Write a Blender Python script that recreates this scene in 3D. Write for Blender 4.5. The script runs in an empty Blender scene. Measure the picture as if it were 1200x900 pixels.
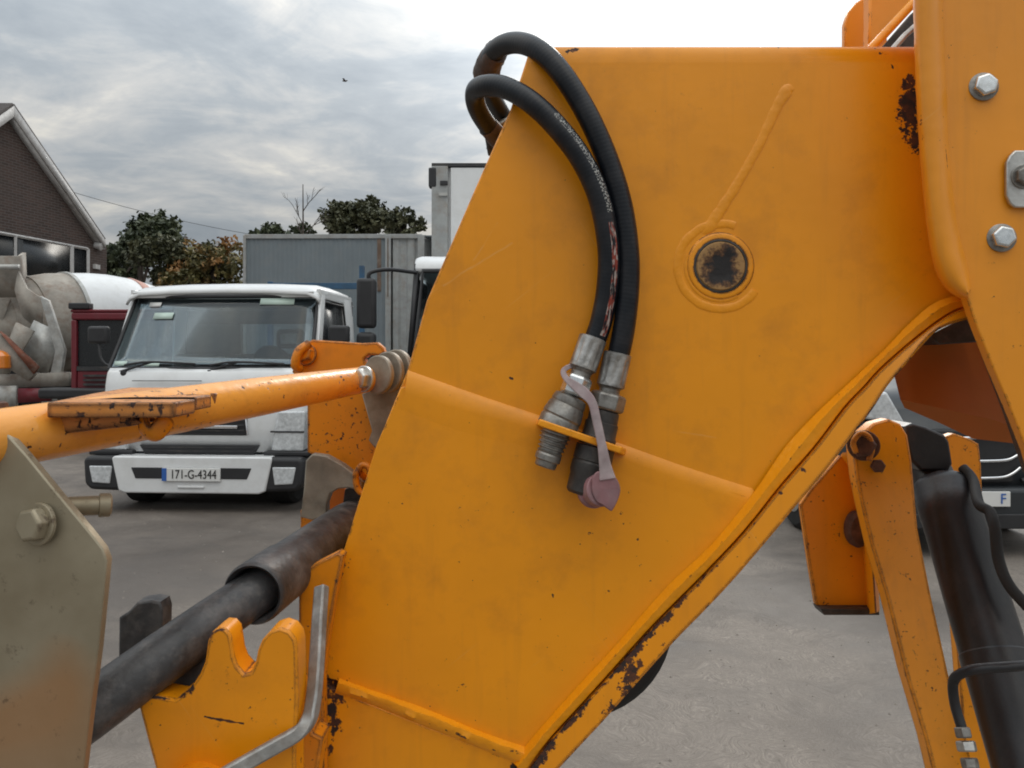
import bpy, bmesh, math, random
from mathutils import Vector, Matrix, noise as mnoise
R = math.radians
random.seed(7)
S = bpy.context.scene
COL = S.collection

# ------------------------------------------------------------------ camera
F, HZ, EYE = 900.0, 422.0, 1.45          # focal length in px of a 1200x900 frame, horizon row, eye height
cam_d = bpy.data.cameras.new('camera'); cam = bpy.data.objects.new('camera', cam_d); COL.objects.link(cam)
cam.location = (0, 0, EYE); cam.rotation_euler = (R(90), 0, 0)
cam_d.sensor_width = 36; cam_d.lens = 36*F/1200; cam_d.shift_y = -(450-HZ)/1200
cam_d.clip_start = 0.02; cam_d.clip_end = 3000
S.camera = cam
S.cycles.pixel_filter_type = 'BLACKMAN_HARRIS'; S.cycles.filter_width = 1.9

# ------------------------------------------------------------------ sky + sun (overcast, bright patch behind the boom)
SUN_AZ, SUN_EL = 15.0, 33.0              # azimuth to the right of +Y
W = bpy.data.worlds.new('World'); S.world = W; W.use_nodes = True
nt = W.node_tree; nt.nodes.clear()
def N(nt, t, **k):
    n = nt.nodes.new(t)
    for a, b in k.items():
        if a.startswith('i_'):
            n.inputs[a[2:].replace('_', ' ')].default_value = b
        else: setattr(n, a, b)
    return n
def L(nt, a, b): nt.links.new(a, b)
def MATH(nt, op, a, b=None, c=None, clamp=False):
    n = nt.nodes.new('ShaderNodeMath'); n.operation = op; n.use_clamp = clamp
    for i, v in enumerate((a, b, c)):
        if v is None: continue
        if isinstance(v, (int, float)): n.inputs[i].default_value = v
        else: nt.links.new(v, n.inputs[i])
    return n.outputs[0]
def VM(nt, op, a, b=None, s=None):
    n = nt.nodes.new('ShaderNodeVectorMath'); n.operation = op
    for i, v in enumerate((a, b)):
        if v is None: continue
        if isinstance(v, (tuple, list, Vector)): n.inputs[i].default_value = tuple(v)
        else: nt.links.new(v, n.inputs[i])
    if s is not None:
        if isinstance(s, (int, float)): n.inputs['Scale'].default_value = s
        else: nt.links.new(s, n.inputs['Scale'])
    return n.outputs['Value'] if op in ('DOT_PRODUCT', 'DISTANCE', 'LENGTH') else n.outputs['Vector']
def MIX(nt, f, a, b):
    n = nt.nodes.new('ShaderNodeMix'); n.data_type = 'RGBA'
    for s, v in ((n.inputs[0], f), (n.inputs[6], a), (n.inputs[7], b)):
        if isinstance(v, (int, float)): s.default_value = v
        elif isinstance(v, (tuple, list)): s.default_value = tuple(v)+((1,) if len(v) == 3 else ())
        else: nt.links.new(v, s)
    return n.outputs[2]
def RAMP(nt, f, stops, interp='LINEAR'):
    n = nt.nodes.new('ShaderNodeValToRGB'); n.color_ramp.interpolation = interp
    e = n.color_ramp.elements
    while len(e) < len(stops): e.new(0.5)
    for el, (p, c) in zip(e, stops):
        el.position = p; el.color = (c, c, c, 1) if isinstance(c, (int, float)) else tuple(c)+(1,)
    nt.links.new(f, n.inputs[0]); return n.outputs[0]
def NOISE(nt, vec, scale, detail=4, rough=.55, dist=0.0):
    n = nt.nodes.new('ShaderNodeTexNoise'); n.inputs['Scale'].default_value = scale
    n.inputs['Detail'].default_value = detail; n.inputs['Roughness'].default_value = rough
    n.inputs['Distortion'].default_value = dist
    if vec is not None: nt.links.new(vec, n.inputs['Vector'])
    return n.outputs['Fac']

sky = N(nt, 'ShaderNodeTexSky', sky_type='NISHITA'); sky.sun_disc = False
sky.sun_elevation = R(SUN_EL); sky.sun_rotation = R(SUN_AZ); sky.air_density = 1.0; sky.dust_density = 2.0
tc = N(nt, 'ShaderNodeTexCoord'); d = VM(nt, 'NORMALIZE', tc.outputs['Generated'])
sx = N(nt, 'ShaderNodeSeparateXYZ'); L(nt, d, sx.inputs[0])
zz = MATH(nt, 'MAXIMUM', sx.outputs[2], 0.0)
den = MATH(nt, 'ADD', zz, 0.14)
pl = N(nt, 'ShaderNodeCombineXYZ'); L(nt, MATH(nt, 'DIVIDE', sx.outputs[0], den), pl.inputs[0]); L(nt, MATH(nt, 'DIVIDE', sx.outputs[1], den), pl.inputs[1])
p1 = VM(nt, 'MULTIPLY', pl.outputs[0], (0.95, 1.15, 1))
n1 = NOISE(nt, p1, 1.1, 7, .58, .6); n2 = NOISE(nt, p1, 3.6, 6, .6, .8); n3 = NOISE(nt, p1, .45, 2, .5)
cl = MATH(nt, 'ADD', MATH(nt, 'MULTIPLY', n1, .62), MATH(nt, 'ADD', MATH(nt, 'MULTIPLY', n2, .23), MATH(nt, 'MULTIPLY', n3, .25)))
cl = RAMP(nt, cl, [(.42, (.42, .475, .53)), (.52, (.56, .61, .65)), (.60, (.80, .805, .79)), (.69, (1.22, 1.16, 1.02))])
# overcast distribution: brighter with height; bright veil where the sun sits behind the cloud
elev = MATH(nt, 'ADD', MATH(nt, 'MULTIPLY', MATH(nt, 'POWER', zz, 1.5), 3.7), .64)
sd = Vector((math.sin(R(SUN_AZ))*math.cos(R(SUN_EL)), math.cos(R(SUN_AZ))*math.cos(R(SUN_EL)), math.sin(R(SUN_EL))))
dt = MATH(nt, 'MAXIMUM', VM(nt, 'DOT_PRODUCT', d, sd), 0)
glow = MATH(nt, 'ADD', MATH(nt, 'MULTIPLY', MATH(nt, 'POWER', dt, 22), 2.3), MATH(nt, 'MULTIPLY', MATH(nt, 'POWER', dt, 120), 3.0))
k = MATH(nt, 'ADD', elev, MATH(nt, 'MULTIPLY', glow, 1.0))
cc = VM(nt, 'SCALE', cl, s=MATH(nt, 'MULTIPLY', k, 9.0))
mixc = MIX(nt, 0.93, sky.outputs[0], cc)
bg = N(nt, 'ShaderNodeBackground'); bg.inputs['Strength'].default_value = 0.075
L(nt, mixc, bg.inputs[0]); wo = N(nt, 'ShaderNodeOutputWorld'); L(nt, bg.outputs[0], wo.inputs[0])
sl = bpy.data.lights.new('sun', 'SUN'); sl.energy = 0.9; sl.angle = R(14); sl.color = (1, .95, .87)
so = bpy.data.objects.new('sun', sl); COL.objects.link(so)
so.rotation_euler = (-sd).to_track_quat('-Z', 'Y').to_euler(); so.location = (0, 0, 30)
S.view_settings.view_transform = 'Standard'; S.view_settings.look = 'None'; S.view_settings.gamma = 1
S.view_settings.exposure = 0.0

# ------------------------------------------------------------------ geometry helpers
def P(px, py, d):
    "a point of the place, d metres ahead of the eye, given where the eye sees it"
    return Vector(((px-600)*d/F, d, EYE-(py-HZ)*d/F))
def PY(px, py, d, dy):
    'a point seen at (px,py), d away, then moved dy straight along Y'
    return P(px, py, d)+Vector((0, dy, 0))
def link(name, bm, mat, root=None, smooth=True, ang=35, mods=()):
    me = bpy.data.meshes.new(name)
    bmesh.ops.recalc_face_normals(bm, faces=bm.faces)
    bm.to_mesh(me); bm.free()
    if mat is not None:
        for m in (mat if isinstance(mat, (list, tuple)) else [mat]): me.materials.append(m)
    if smooth and len(me.polygons):
        me.shade_smooth(); me.set_sharp_from_angle(angle=R(ang))
    o = bpy.data.objects.new(name, me); COL.objects.link(o)
    if root is not None: attach(o, root)
    return o
def wpos(o):
    v = Vector(o.location); p = o.parent
    while p is not None: v = v+Vector(p.location); p = p.parent
    return v
def attach(o, root):
    o.parent = root; o.location = Vector(o.location)-wpos(root)
def tag(o, label=None, cat=None, group=None, kind=None):
    if label: o['label'] = label
    if cat: o['category'] = cat
    if group: o['group'] = group
    if kind: o['kind'] = kind
    return o
def thing(name, loc, label, cat, group=None):
    o = bpy.data.objects.new(name, None); COL.objects.link(o); o.location = loc; o.empty_display_size = .1
    return tag(o, label, cat, group)
def catmull(pts, n):
    "smooth open curve through the points"
    pts = [Vector(p) for p in pts]
    q = [pts[0]*2-pts[1]]+pts+[pts[-1]*2-pts[-2]]; out = []
    for i in range(1, len(q)-2):
        for k in range(n):
            t = k/n; a, b, c, e = q[i-1], q[i], q[i+1], q[i+2]
            out.append(.5*((2*b)+(c-a)*t+(2*a-5*b+4*c-e)*t*t+(3*b-a-3*c+e)*t**3))
    out.append(pts[-1]); return out
def resample(pts, n):
    L_ = [0]
    for a, b in zip(pts, pts[1:]): L_.append(L_[-1]+(b-a).length)
    out = []; j = 0
    for i in range(n):
        s = L_[-1]*i/(n-1)
        while j < len(pts)-2 and L_[j+1] < s: j += 1
        t = (s-L_[j])/max(1e-9, L_[j+1]-L_[j]); out.append(pts[j].lerp(pts[j+1], min(1, max(0, t))))
    return out
def plate(name, outline, d, th, mat, root, bevel=.0015, seg=2, rnd=None, big=None, curve=0, ang=35):
    """flat plate: outline as seen, front face at depth d (number or function), th thick, rounded edges.
    big = {edge index: radius} rolls single edges of the front face."""
    fd = d if callable(d) else (lambda x, y: d)
    pts = [P(x, y, fd(x, y)) for x, y in outline]
    if curve:
        cl = catmull(pts+[pts[0]], curve)[:-1]; pts = cl
    bm = bmesh.new()
    fv = [bm.verts.new(p) for p in pts]; bv = [bm.verts.new(p+Vector((0, th, 0))) for p in pts]
    bm.faces.new(fv); bm.faces.new(bv[::-1]); n = len(pts)
    for i in range(n): bm.faces.new((fv[i], bv[i], bv[(i+1) % n], fv[(i+1) % n]))
    bm.normal_update()
    wl = bm.edges.layers.float.new('bevel_weight_edge')
    mx = max([bevel]+list((big or {}).values()))
    for i in range(n):
        e = bm.edges.get((fv[i], fv[(i+1) % n])); e[wl] = ((big or {}).get(i, bevel))/mx
        e2 = bm.edges.get((bv[i], bv[(i+1) % n])); e2[wl] = bevel/mx
    o = link(name, bm, mat, root, ang=ang)
    if bevel > 0:
        m = o.modifiers.new('edge', 'BEVEL'); m.width = mx; m.segments = seg if not big else 5; m.limit_method = 'WEIGHT'
        m.harden_normals = False; m.use_clamp_overlap = True
    return o
def loft(name, rows, mat, root=None, n=40, smooth=True, ang=50, jitter=0.0, sub=0, closed=False, raw=False):
    "skin through several polylines given as (px,py,d)"
    rr = []
    for r_ in rows:
        pts = [Vector(p) for p in r_] if raw else [P(*p) for p in r_]
        if sub: pts = catmull(pts, sub)
        rr.append(resample(pts, n))
    bm = bmesh.new(); vs = []
    for j, r_ in enumerate(rr):
        row = []
        for i, p in enumerate(r_):
            q = p.copy()
            if jitter and 0 < j < len(rr)-1:
                q += mnoise.noise_vector(p*90)*jitter
            row.append(bm.verts.new(q))
        vs.append(row)
    J = len(vs)
    for j in range(J if closed else J-1):
        for i in range(n-1):
            bm.faces.new((vs[j][i], vs[j][i+1], vs[(j+1) % J][i+1], vs[(j+1) % J][i]))
    return link(name, bm, mat, root, smooth, ang)
def frame_along(pts):
    ts = []
    for i in range(len(pts)):
        a = pts[max(0, i-1)]; b = pts[min(len(pts)-1, i+1)]; ts.append((b-a).normalized())
    up = Vector((0, 0, 1)) if abs(ts[0].z) < .9 else Vector((0, 1, 0))
    u = ts[0].cross(up).normalized(); fr = []
    for t in ts:
        u = (u-t*u.dot(t)).normalized(); fr.append((t, u, t.cross(u)))
    return fr
def tube_bm(bm, pts, rad, seg=20, uv=True, cap=True, jit=0.0, flat=1.0, fu=1.0, face=False):
    "rad: number or list; writes a lengthwise UV (u round, v along in metres)"
    pts = [Vector(p) for p in pts]; fr = frame_along(pts); rings = []
    if face:
        fr = [(t, (Vector((0, -1, 0))+t*t.y).normalized(), t.cross((Vector((0, -1, 0))+t*t.y).normalized())) for t, _, _ in fr]
    uvl = bm.loops.layers.uv.verify()
    s = 0; ss = []
    for i, p in enumerate(pts):
        if i: s += (p-pts[i-1]).length
        ss.append(s)
        r = rad[i] if isinstance(rad, (list, tuple)) else rad
        t, u, v = fr[i]; ring = []
        for k in range(seg):
            a = 2*math.pi*k/seg; q = (u*math.cos(a)*fu+v*math.sin(a)*flat)*r
            if jit: q *= 1+jit*mnoise.noise((p+q)*110)
            ring.append(bm.verts.new(p+q))
        rings.append(ring)
    for i in range(len(pts)-1):
        for k in range(seg):
            f = bm.faces.new((rings[i][k], rings[i][(k+1) % seg], rings[i+1][(k+1) % seg], rings[i+1][k]))
            for lp, (a, b) in zip(f.loops, ((k, i), (k+1, i), (k+1, i+1), (k, i+1))): lp[uvl].uv = (a/seg, ss[b])
    if cap:
        bm.faces.new(rings[0][::-1]); bm.faces.new(rings[-1])
    return bm
def tube(name, pts, rad, mat, root=None, sub=0, seg=20, ang=45, jit=0, n=None, flat=1.0, fu=1.0, face=False):
    pts = [Vector(p) for p in pts]
    if sub:
        if isinstance(rad, (list, tuple)):
            q = catmull([Vector((*p, )) for p in pts], sub); rr = []
            m = len(pts)-1
            for i in range(len(q)):
                t = i/sub; j = min(m-1, int(t)); rr.append(rad[j]+(rad[j+1]-rad[j])*(t-j))
            pts, rad = q, rr
        else: pts = catmull(pts, sub)
    if n: pts = resample(pts, n)
    return link(name, tube_bm(bmesh.new(), pts, rad, seg, jit=jit, flat=flat, fu=fu, face=face), mat, root, ang=ang)
def turned(name, a, b, prof, mat, root=None, seg=32, ang=30, bm=None):
    "solid of revolution from a to b; prof = [(t along 0..1, radius)]"
    a, b = Vector(a), Vector(b); ax = (b-a); ln = ax.length; t = ax/ln
    u = t.cross(Vector((0, 0, 1)) if abs(t.z) < .9 else Vector((1, 0, 0))).normalized(); v = t.cross(u)
    own = bm is None
    if own: bm = bmesh.new()
    rings = []
    for s, r in prof:
        c = a+t*s; rings.append([bm.verts.new(c+(u*math.cos(2*math.pi*k/seg)+v*math.sin(2*math.pi*k/seg))*max(r, 1e-5)) for k in range(seg)])
    for p, q in zip(rings, rings[1:]):
        for k in range(seg): bm.faces.new((p[k], p[(k+1) % seg], q[(k+1) % seg], q[k]))
    bm.faces.new(rings[0][::-1]); bm.faces.new(rings[-1])
    return link(name, bm, mat, root, ang=ang) if own else bm
def boxbm(bm, lo, hi, M=None):
    x0, y0, z0 = lo; x1, y1, z1 = hi
    v = [bm.verts.new(Vector(c)) for c in ((x0,y0,z0),(x1,y0,z0),(x1,y1,z0),(x0,y1,z0),(x0,y0,z1),(x1,y0,z1),(x1,y1,z1),(x0,y1,z1))]
    for f in ((0,3,2,1),(4,5,6,7),(0,1,5,4),(1,2,6,5),(2,3,7,6),(3,0,4,7)): bm.faces.new([v[i] for i in f])
    if M is not None:
        for q in v: q.co = M @ q.co
    return v
def hexhead(name, c, axis, r, h, mat, root, rot=0.3, washer=True, wmat=None):
    "hex bolt head standing on a washer, domed face"
    axis = Vector(axis).normalized(); c = Vector(c)
    u = axis.cross(Vector((0, 0, 1))).normalized() if abs(axis.z) < .9 else Vector((1, 0, 0)); v = axis.cross(u)
    bm = bmesh.new()
    def ring(rad, hh, n=6):
        return [bm.verts.new(c+axis*hh+(u*math.cos(rot+2*math.pi*k/n)+v*math.sin(rot+2*math.pi*k/n))*rad) for k in range(n)]
    a = ring(r, 0); b = ring(r, h*.85); e = ring(r*.84, h)
    for p, q in ((a, b), (b, e)):
        for k in range(6): bm.faces.new((p[k], p[(k+1) % 6], q[(k+1) % 6], q[k]))
    bm.faces.new(a[::-1]); bm.faces.new(e)
    o = link(name, bm, mat, root, ang=20)
    m = o.modifiers.new('b', 'BEVEL'); m.width = r*.07; m.segments = 2
    if washer:
        w = turned('washer', c-axis*.0002, c+axis*h*.25, [(0, r*1.22), (h*.2, r*1.22), (h*.25, r*1.15)], wmat or mat, root)
    return o

# ------------------------------------------------------------------ materials
def newmat(name):
    m = bpy.data.materials.new(name); m.use_nodes = True; nt = m.node_tree
    b = nt.nodes['Principled BSDF']; return m, nt, b
def plain(name, col, rough=.5, metal=0, var=.12, scale=6, bump=0.0, bscale=200, dirt=0.0, dirtcol=(.08,.06,.045), coat=0, spec=.5):
    m, nt, b = newmat(name); t = N(nt, 'ShaderNodeTexCoord').outputs['Object']
    n = NOISE(nt, t, scale, 5, .6)
    lo = [c*(1-var) for c in col]; hi = [min(1, c*(1+var)) for c in col]
    c = RAMP(nt, n, [(.3, lo), (.7, hi)])
    if dirt:
        nd = NOISE(nt, t, scale*.7+3, 7, .68); c = MIX(nt, MATH(nt, 'MULTIPLY', RAMP(nt, nd, [(.48, 0.), (.72, 1.)]), dirt), c, dirtcol)
    L(nt, c, b.inputs['Base Color']); b.inputs['Metallic'].default_value = metal
    rr = MATH(nt, 'ADD', MATH(nt, 'MULTIPLY', NOISE(nt, t, scale*2.3, 4), .22), rough-.11)
    L(nt, rr, b.inputs['Roughness']); b.inputs['Coat Weight'].default_value = coat; b.inputs['Specular IOR Level'].default_value = spec
    if bump:
        bp = N(nt, 'ShaderNodeBump'); bp.inputs['Strength'].default_value = bump; bp.inputs['Distance'].default_value = .001
        L(nt, NOISE(nt, t, bscale, 3), bp.inputs['Height']); L(nt, bp.outputs[0], b.inputs['Normal'])
    return m
def paint(name, col=(.88,.322,.003), wear=(), edge=0.0, speck=0.0, streak=.0, rough=.36, fade=0.0, edge_r=.0035, bscale=60, bump=.25, grime=.25, spec=.5, scratch=()):
    """orange machine paint. wear = [((px,py,d),(px,py,d),radius px at that depth)] worn-through strokes,
    edge = how much bare steel shows on arrises, speck = scattered chips"""
    m, nt, b = newmat(name)
    pos = N(nt, 'ShaderNodeTexCoord').outputs['Object']
    big = NOISE(nt, pos, 5, 4, .55); med = NOISE(nt, pos, 22, 5, .62)
    c = MIX(nt, RAMP(nt, big, [(.35, 0.), (.68, 1.)]), [x*.93 for x in col], [min(1, x*1.06) for x in col])
    c = MIX(nt, MATH(nt, 'MULTIPLY', RAMP(nt, med, [(.5, 0.), (.78, 1.)]), .35*grime), c, (.33, .115, .012))
    # fine vertical run marks
    vr = NOISE(nt, VM(nt, 'MULTIPLY', pos, (60, 60, 5)), 1.0, 3, .6)
    c = MIX(nt, MATH(nt, 'MULTIPLY', RAMP(nt, vr, [(.55, 0.), (.75, 1.)]), .16), c, (.40, .15, .02))
    for ang_, sc_ in ((38, (7, 1, 420)), (-55, (5, 1, 520))):
        mp = N(nt, 'ShaderNodeMapping'); mp.inputs['Rotation'].default_value = (0, R(ang_), 0); L(nt, pos, mp.inputs['Vector'])
        s1_ = NOISE(nt, VM(nt, 'MULTIPLY', mp.outputs[0], sc_), 1.0, 2, .5)
        s1_ = MATH(nt, 'MULTIPLY', RAMP(nt, s1_, [(.70, 0.), (.76, 1.)]), RAMP(nt, NOISE(nt, mp.outputs[0], 8, 2), [(.50, 0.), (.60, 1.)]))
        c = MIX(nt, MATH(nt, 'MULTIPLY', s1_, .30), c, (.80, .42, .12))
    if fade: c = MIX(nt, fade, c, (.80, .45, .20))
    fine = NOISE(nt, pos, 150, 5, .7); mid = NOISE(nt, pos, 48, 4, .7)
    nz = MATH(nt, 'ADD', MATH(nt, 'MULTIPLY', fine, .45), MATH(nt, 'MULTIPLY', mid, .55))
    mask = None
    wn = N(nt, 'ShaderNodeTexNoise'); wn.inputs['Scale'].default_value = 30; L(nt, pos, wn.inputs['Vector']); wob = wn.outputs['Color']
    for a, e, r in wear:
        A, B = P(*a), P(*e); r = r*a[2]/F; AB = B-A; l2 = max(1e-9, AB.length_squared)
        pa = VM(nt, 'SUBTRACT', pos, A); t = MATH(nt, 'DIVIDE', VM(nt, 'DOT_PRODUCT', pa, AB), l2, clamp=True)
        ds = VM(nt, 'DISTANCE', pa, VM(nt, 'SCALE', tuple(AB), s=t))
        w = MATH(nt, 'SUBTRACT', 1.0, MATH(nt, 'DIVIDE', ds, r*1.9))
        mask = w if mask is None else MATH(nt, 'MAXIMUM', mask, w)
    tot = None
    halo = []
    def chip(wt, gain, off):       # wt in 0..1 plus noise against a threshold
        v = MATH(nt, 'ADD', wt, MATH(nt, 'MULTIPLY', MATH(nt, 'SUBTRACT', nz, .5), gain))
        halo.append(MATH(nt, 'MULTIPLY', MATH(nt, 'SUBTRACT', v, off-.14), 5., clamp=True))
        return MATH(nt, 'MULTIPLY', MATH(nt, 'SUBTRACT', v, off), 16., clamp=True)
    if mask is not None: tot = chip(mask, 5.2, .50)
    if edge:
        bv = N(nt, 'ShaderNodeBevel'); bv.samples = 4; bv.inputs['Radius'].default_value = edge_r
        ge = N(nt, 'ShaderNodeNewGeometry')
        dd = MATH(nt, 'SUBTRACT', 1.0, VM(nt, 'DOT_PRODUCT', bv.outputs[0], ge.outputs['Normal']))
        ew = MATH(nt, 'MULTIPLY', RAMP(nt, dd, [(.004, 0.), (.07, 1.)]), edge)
        e_ = chip(ew, 3.6, .60 if edge < 1 else .48); tot = e_ if tot is None else MATH(nt, 'MAXIMUM', tot, e_)
    if speck:
        sp = NOISE(nt, pos, 150, 4, .62); sp2 = NOISE(nt, pos, 14, 3, .6)
        s_ = MATH(nt, 'MULTIPLY', MATH(nt, 'SUBTRACT', MATH(nt, 'ADD', sp, MATH(nt, 'MULTIPLY', sp2, .35)), .91-speck*.13), 26., clamp=True)
        tot = s_ if tot is None else MATH(nt, 'MAXIMUM', tot, s_)
    rust = MIX(nt, RAMP(nt, NOISE(nt, pos, 95, 4, .6), [(.42, 0.), (.62, 1.)]), (.022, .014, .013), (.10, .032, .012))
    rg = MATH(nt, 'ADD', MATH(nt, 'MULTIPLY', med, .22), rough-.1)
    h = MATH(nt, 'MULTIPLY', NOISE(nt, pos, bscale, 3, .5), 1.0)
    for h_ in halo: c = MIX(nt, MATH(nt, 'MULTIPLY', h_, .42), c, (.36, .11, .012))
    for a, e, r in scratch:
        A, B = P(*a), P(*e); r = r*a[2]/F; AB = B-A; pa = VM(nt, 'SUBTRACT', pos, A)
        t = MATH(nt, 'DIVIDE', VM(nt, 'DOT_PRODUCT', pa, AB), AB.length_squared, clamp=True)
        ds = VM(nt, 'DISTANCE', VM(nt, 'ADD', pa, VM(nt, 'SCALE', VM(nt, 'SUBTRACT', wob, (.5,.5,.5)), s=.006)), VM(nt, 'SCALE', tuple(AB), s=t))
        w = MATH(nt, 'MULTIPLY', MATH(nt, 'SUBTRACT', 1.0, MATH(nt, 'DIVIDE', ds, r)), MATH(nt, 'MULTIPLY', fine, 1.3), clamp=True)
        c = MIX(nt, MATH(nt, 'MULTIPLY', w, .6), c, (.80, .46, .16))
    if tot is not None:
        c = MIX(nt, tot, c, rust);  rg = MATH(nt, 'ADD', rg, MATH(nt, 'MULTIPLY', tot, .35))
        h = MATH(nt, 'SUBTRACT', h, MATH(nt, 'MULTIPLY', tot, .55))
    L(nt, c, b.inputs['Base Color']); L(nt, rg, b.inputs['Roughness']); b.inputs['Specular IOR Level'].default_value = spec
    bp = N(nt, 'ShaderNodeBump'); bp.inputs['Strength'].default_value = bump; bp.inputs['Distance'].default_value = .0012
    L(nt, h, bp.inputs['Height']); L(nt, bp.outputs[0], b.inputs['Normal'])
    return m
def glassy(name, tint=(.35,.42,.42), opacity=.55, rough=.03, refl=.9):
    m, nt, b = newmat(name); out = nt.nodes['Material Output']
    tr = N(nt, 'ShaderNodeBsdfTransparent'); tr.inputs[0].default_value = tuple(tint)+(1,)
    gl = N(nt, 'ShaderNodeBsdfGlossy'); gl.inputs['Roughness'].default_value = rough
    fr = N(nt, 'ShaderNodeFresnel'); fr.inputs[0].default_value = 1.52
    mx = N(nt, 'ShaderNodeMixShader'); L(nt, MATH(nt, 'ADD', MATH(nt, 'MULTIPLY', fr.outputs[0], refl), opacity*.1), mx.inputs[0])
    L(nt, tr.outputs[0], mx.inputs[1]); L(nt, gl.outputs[0], mx.inputs[2]); L(nt, mx.outputs[0], out.inputs[0])
    return m
M = {}
M['white'] = plain('white_paint', (.74,.75,.75), .32, var=.03, dirt=.22, dirtcol=(.42,.40,.36), coat=.3)
M['black_plastic'] = plain('black_plastic', (.022,.022,.024), .55, var=.2)
M['rubber'] = plain('rubber', (.02,.02,.02), .75, var=.2, bump=.3)
M['chrome'] = plain('chrome', (.75,.76,.78), .15, metal=1, var=.05)
M['lamp'] = plain('lamp_glass', (.55,.57,.58), .15, var=.25, scale=30, coat=1)
M['amber'] = plain('amber_lens', (.75,.22,.02), .25, var=.1, coat=1)
M['interior'] = plain('cab_interior', (.075,.08,.085), .7, var=.2)
M['seat'] = plain('seat_fabric', (.02,.022,.025), .9)
M['plate_white'] = plain('plate_white', (.72,.72,.70), .4, var=.02)
M['plate_black'] = plain('plate_letters', (.02,.02,.02), .5, var=.02)
M['plate_blue'] = plain('plate_blue', (.03,.12,.42), .4, var=.02)
M['glass'] = glassy('windscreen_glass', (.74,.80,.82), .2, refl=.38)
M['dark_glass'] = plain('dark_glass', (.012,.014,.016), .28, var=.1)
M['chassis'] = plain('chassis_black', (.03,.03,.032), .6, var=.3, dirt=.5, dirtcol=(.13,.11,.09))
M['sticker'] = plain('sticker', (.50,.62,.55), .5, var=.05)
M['grey_steel'] = plain('grey_steel', (.42,.42,.40), .5, metal=.4, var=.25, dirt=.6, dirtcol=(.25,.20,.16))
M['cement'] = plain('dried_cement', (.34,.31,.27), .85, var=.3, scale=3, dirt=.7, dirtcol=(.20,.12,.08), bump=.5, bscale=40)
M['rustred'] = plain('rusty_red', (.20,.07,.04), .8, var=.35, dirt=.6, dirtcol=(.30,.26,.22))
M['red'] = plain('red_paint', (.15,.014,.022), .4, var=.1, dirt=.3, dirtcol=(.10,.06,.06))
M['bark'] = plain('bark', (.07,.055,.045), .9, var=.3, bump=.6, bscale=8)
M['blue'] = plain('blue_paint', (.032,.095,.175), .5, var=.15, dirt=.4)
M['zinc'] = plain('zinc', (.55,.54,.51), .38, metal=.85, var=.2, scale=60, bump=.25, bscale=260, dirt=.5, dirtcol=(.16,.13,.10))
M['zinc_dark'] = plain('zinc_dark', (.27,.26,.24), .45, metal=.75, var=.3, scale=70, bump=.3, bscale=260, dirt=.75, dirtcol=(.09,.07,.055))
M['bolt'] = plain('bright_bolt', (.72,.74,.74), .28, metal=.9, var=.15, scale=90, dirt=.4, dirtcol=(.25,.22,.18))
M['rusty'] = plain('rusted_steel', (.12,.06,.04), .8, metal=.1, var=.5, scale=60, bump=.7, bscale=160, dirt=.8, dirtcol=(.03,.02,.02))

# ground: broomed concrete
def concrete():
    m, nt, b = newmat('broomed_concrete'); pos = N(nt, 'ShaderNodeTexCoord').outputs['Object']
    warp = N(nt, 'ShaderNodeTexNoise'); warp.inputs['Scale'].default_value = 1.6; warp.inputs['Detail'].default_value = 3; L(nt, pos, warp.inputs['Vector'])
    wp = VM(nt, 'ADD', pos, VM(nt, 'SCALE', VM(nt, 'SUBTRACT', warp.outputs['Color'], (.5,.5,.5)), s=1.5))
    a = NOISE(nt, VM(nt, 'MULTIPLY', wp, (26, 120, 1)), 1.0, 6, .8)
    a2 = NOISE(nt, VM(nt, 'MULTIPLY', wp, (110, 30, 1)), 1.0, 6, .8)
    sel = RAMP(nt, NOISE(nt, pos, 1.7, 2), [(.47, 0.), (.55, 1.)])
    br = MIX(nt, sel, a, a2)
    fine = NOISE(nt, pos, 120, 4, .7); med = NOISE(nt, pos, 6, 6, .65); big = NOISE(nt, pos, .7, 5, .6, .5)
    c = MIX(nt, RAMP(nt, br, [(.38, 0.), (.62, 1.)]), (.125, .104, .086), (.325, .280, .238))
    c = MIX(nt, RAMP(nt, fine, [(.35, 0.), (.65, .6)]), c, (.15, .130, .113))
    c = MIX(nt, MATH(nt, 'MULTIPLY', RAMP(nt, med, [(.42, 0.), (.70, 1.)]), .45), c, (.15, .128, .110))
    c = MIX(nt, MATH(nt, 'MULTIPLY', RAMP(nt, big, [(.44, 0.), (.60, 1.)]), .75), c, (.085, .070, .058))
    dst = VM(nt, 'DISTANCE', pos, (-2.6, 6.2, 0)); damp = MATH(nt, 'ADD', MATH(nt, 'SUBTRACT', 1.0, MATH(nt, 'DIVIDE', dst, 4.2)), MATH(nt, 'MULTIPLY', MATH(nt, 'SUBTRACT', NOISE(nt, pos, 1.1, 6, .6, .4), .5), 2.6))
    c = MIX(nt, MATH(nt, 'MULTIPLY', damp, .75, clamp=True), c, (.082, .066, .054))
    tr = NOISE(nt, VM(nt, 'MULTIPLY', wp, (.55, 3.2, 1)), 1.0, 4, .6); c = MIX(nt, MATH(nt, 'MULTIPLY', RAMP(nt, tr, [(.55, 0.), (.66, 1.)]), .30), c, (.07, .06, .052))
    L(nt, c, b.inputs['Base Color'])
    L(nt, RAMP(nt, big, [(.45, .85), (.62, .55)]), b.inputs['Roughness'])
    bp = N(nt, 'ShaderNodeBump'); bp.inputs['Strength'].default_value = .55; bp.inputs['Distance'].default_value = .006
    L(nt, MATH(nt, 'ADD', br, MATH(nt, 'MULTIPLY', fine, .5)), bp.inputs['Height']); L(nt, bp.outputs[0], b.inputs['Normal'])
    return m
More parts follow.
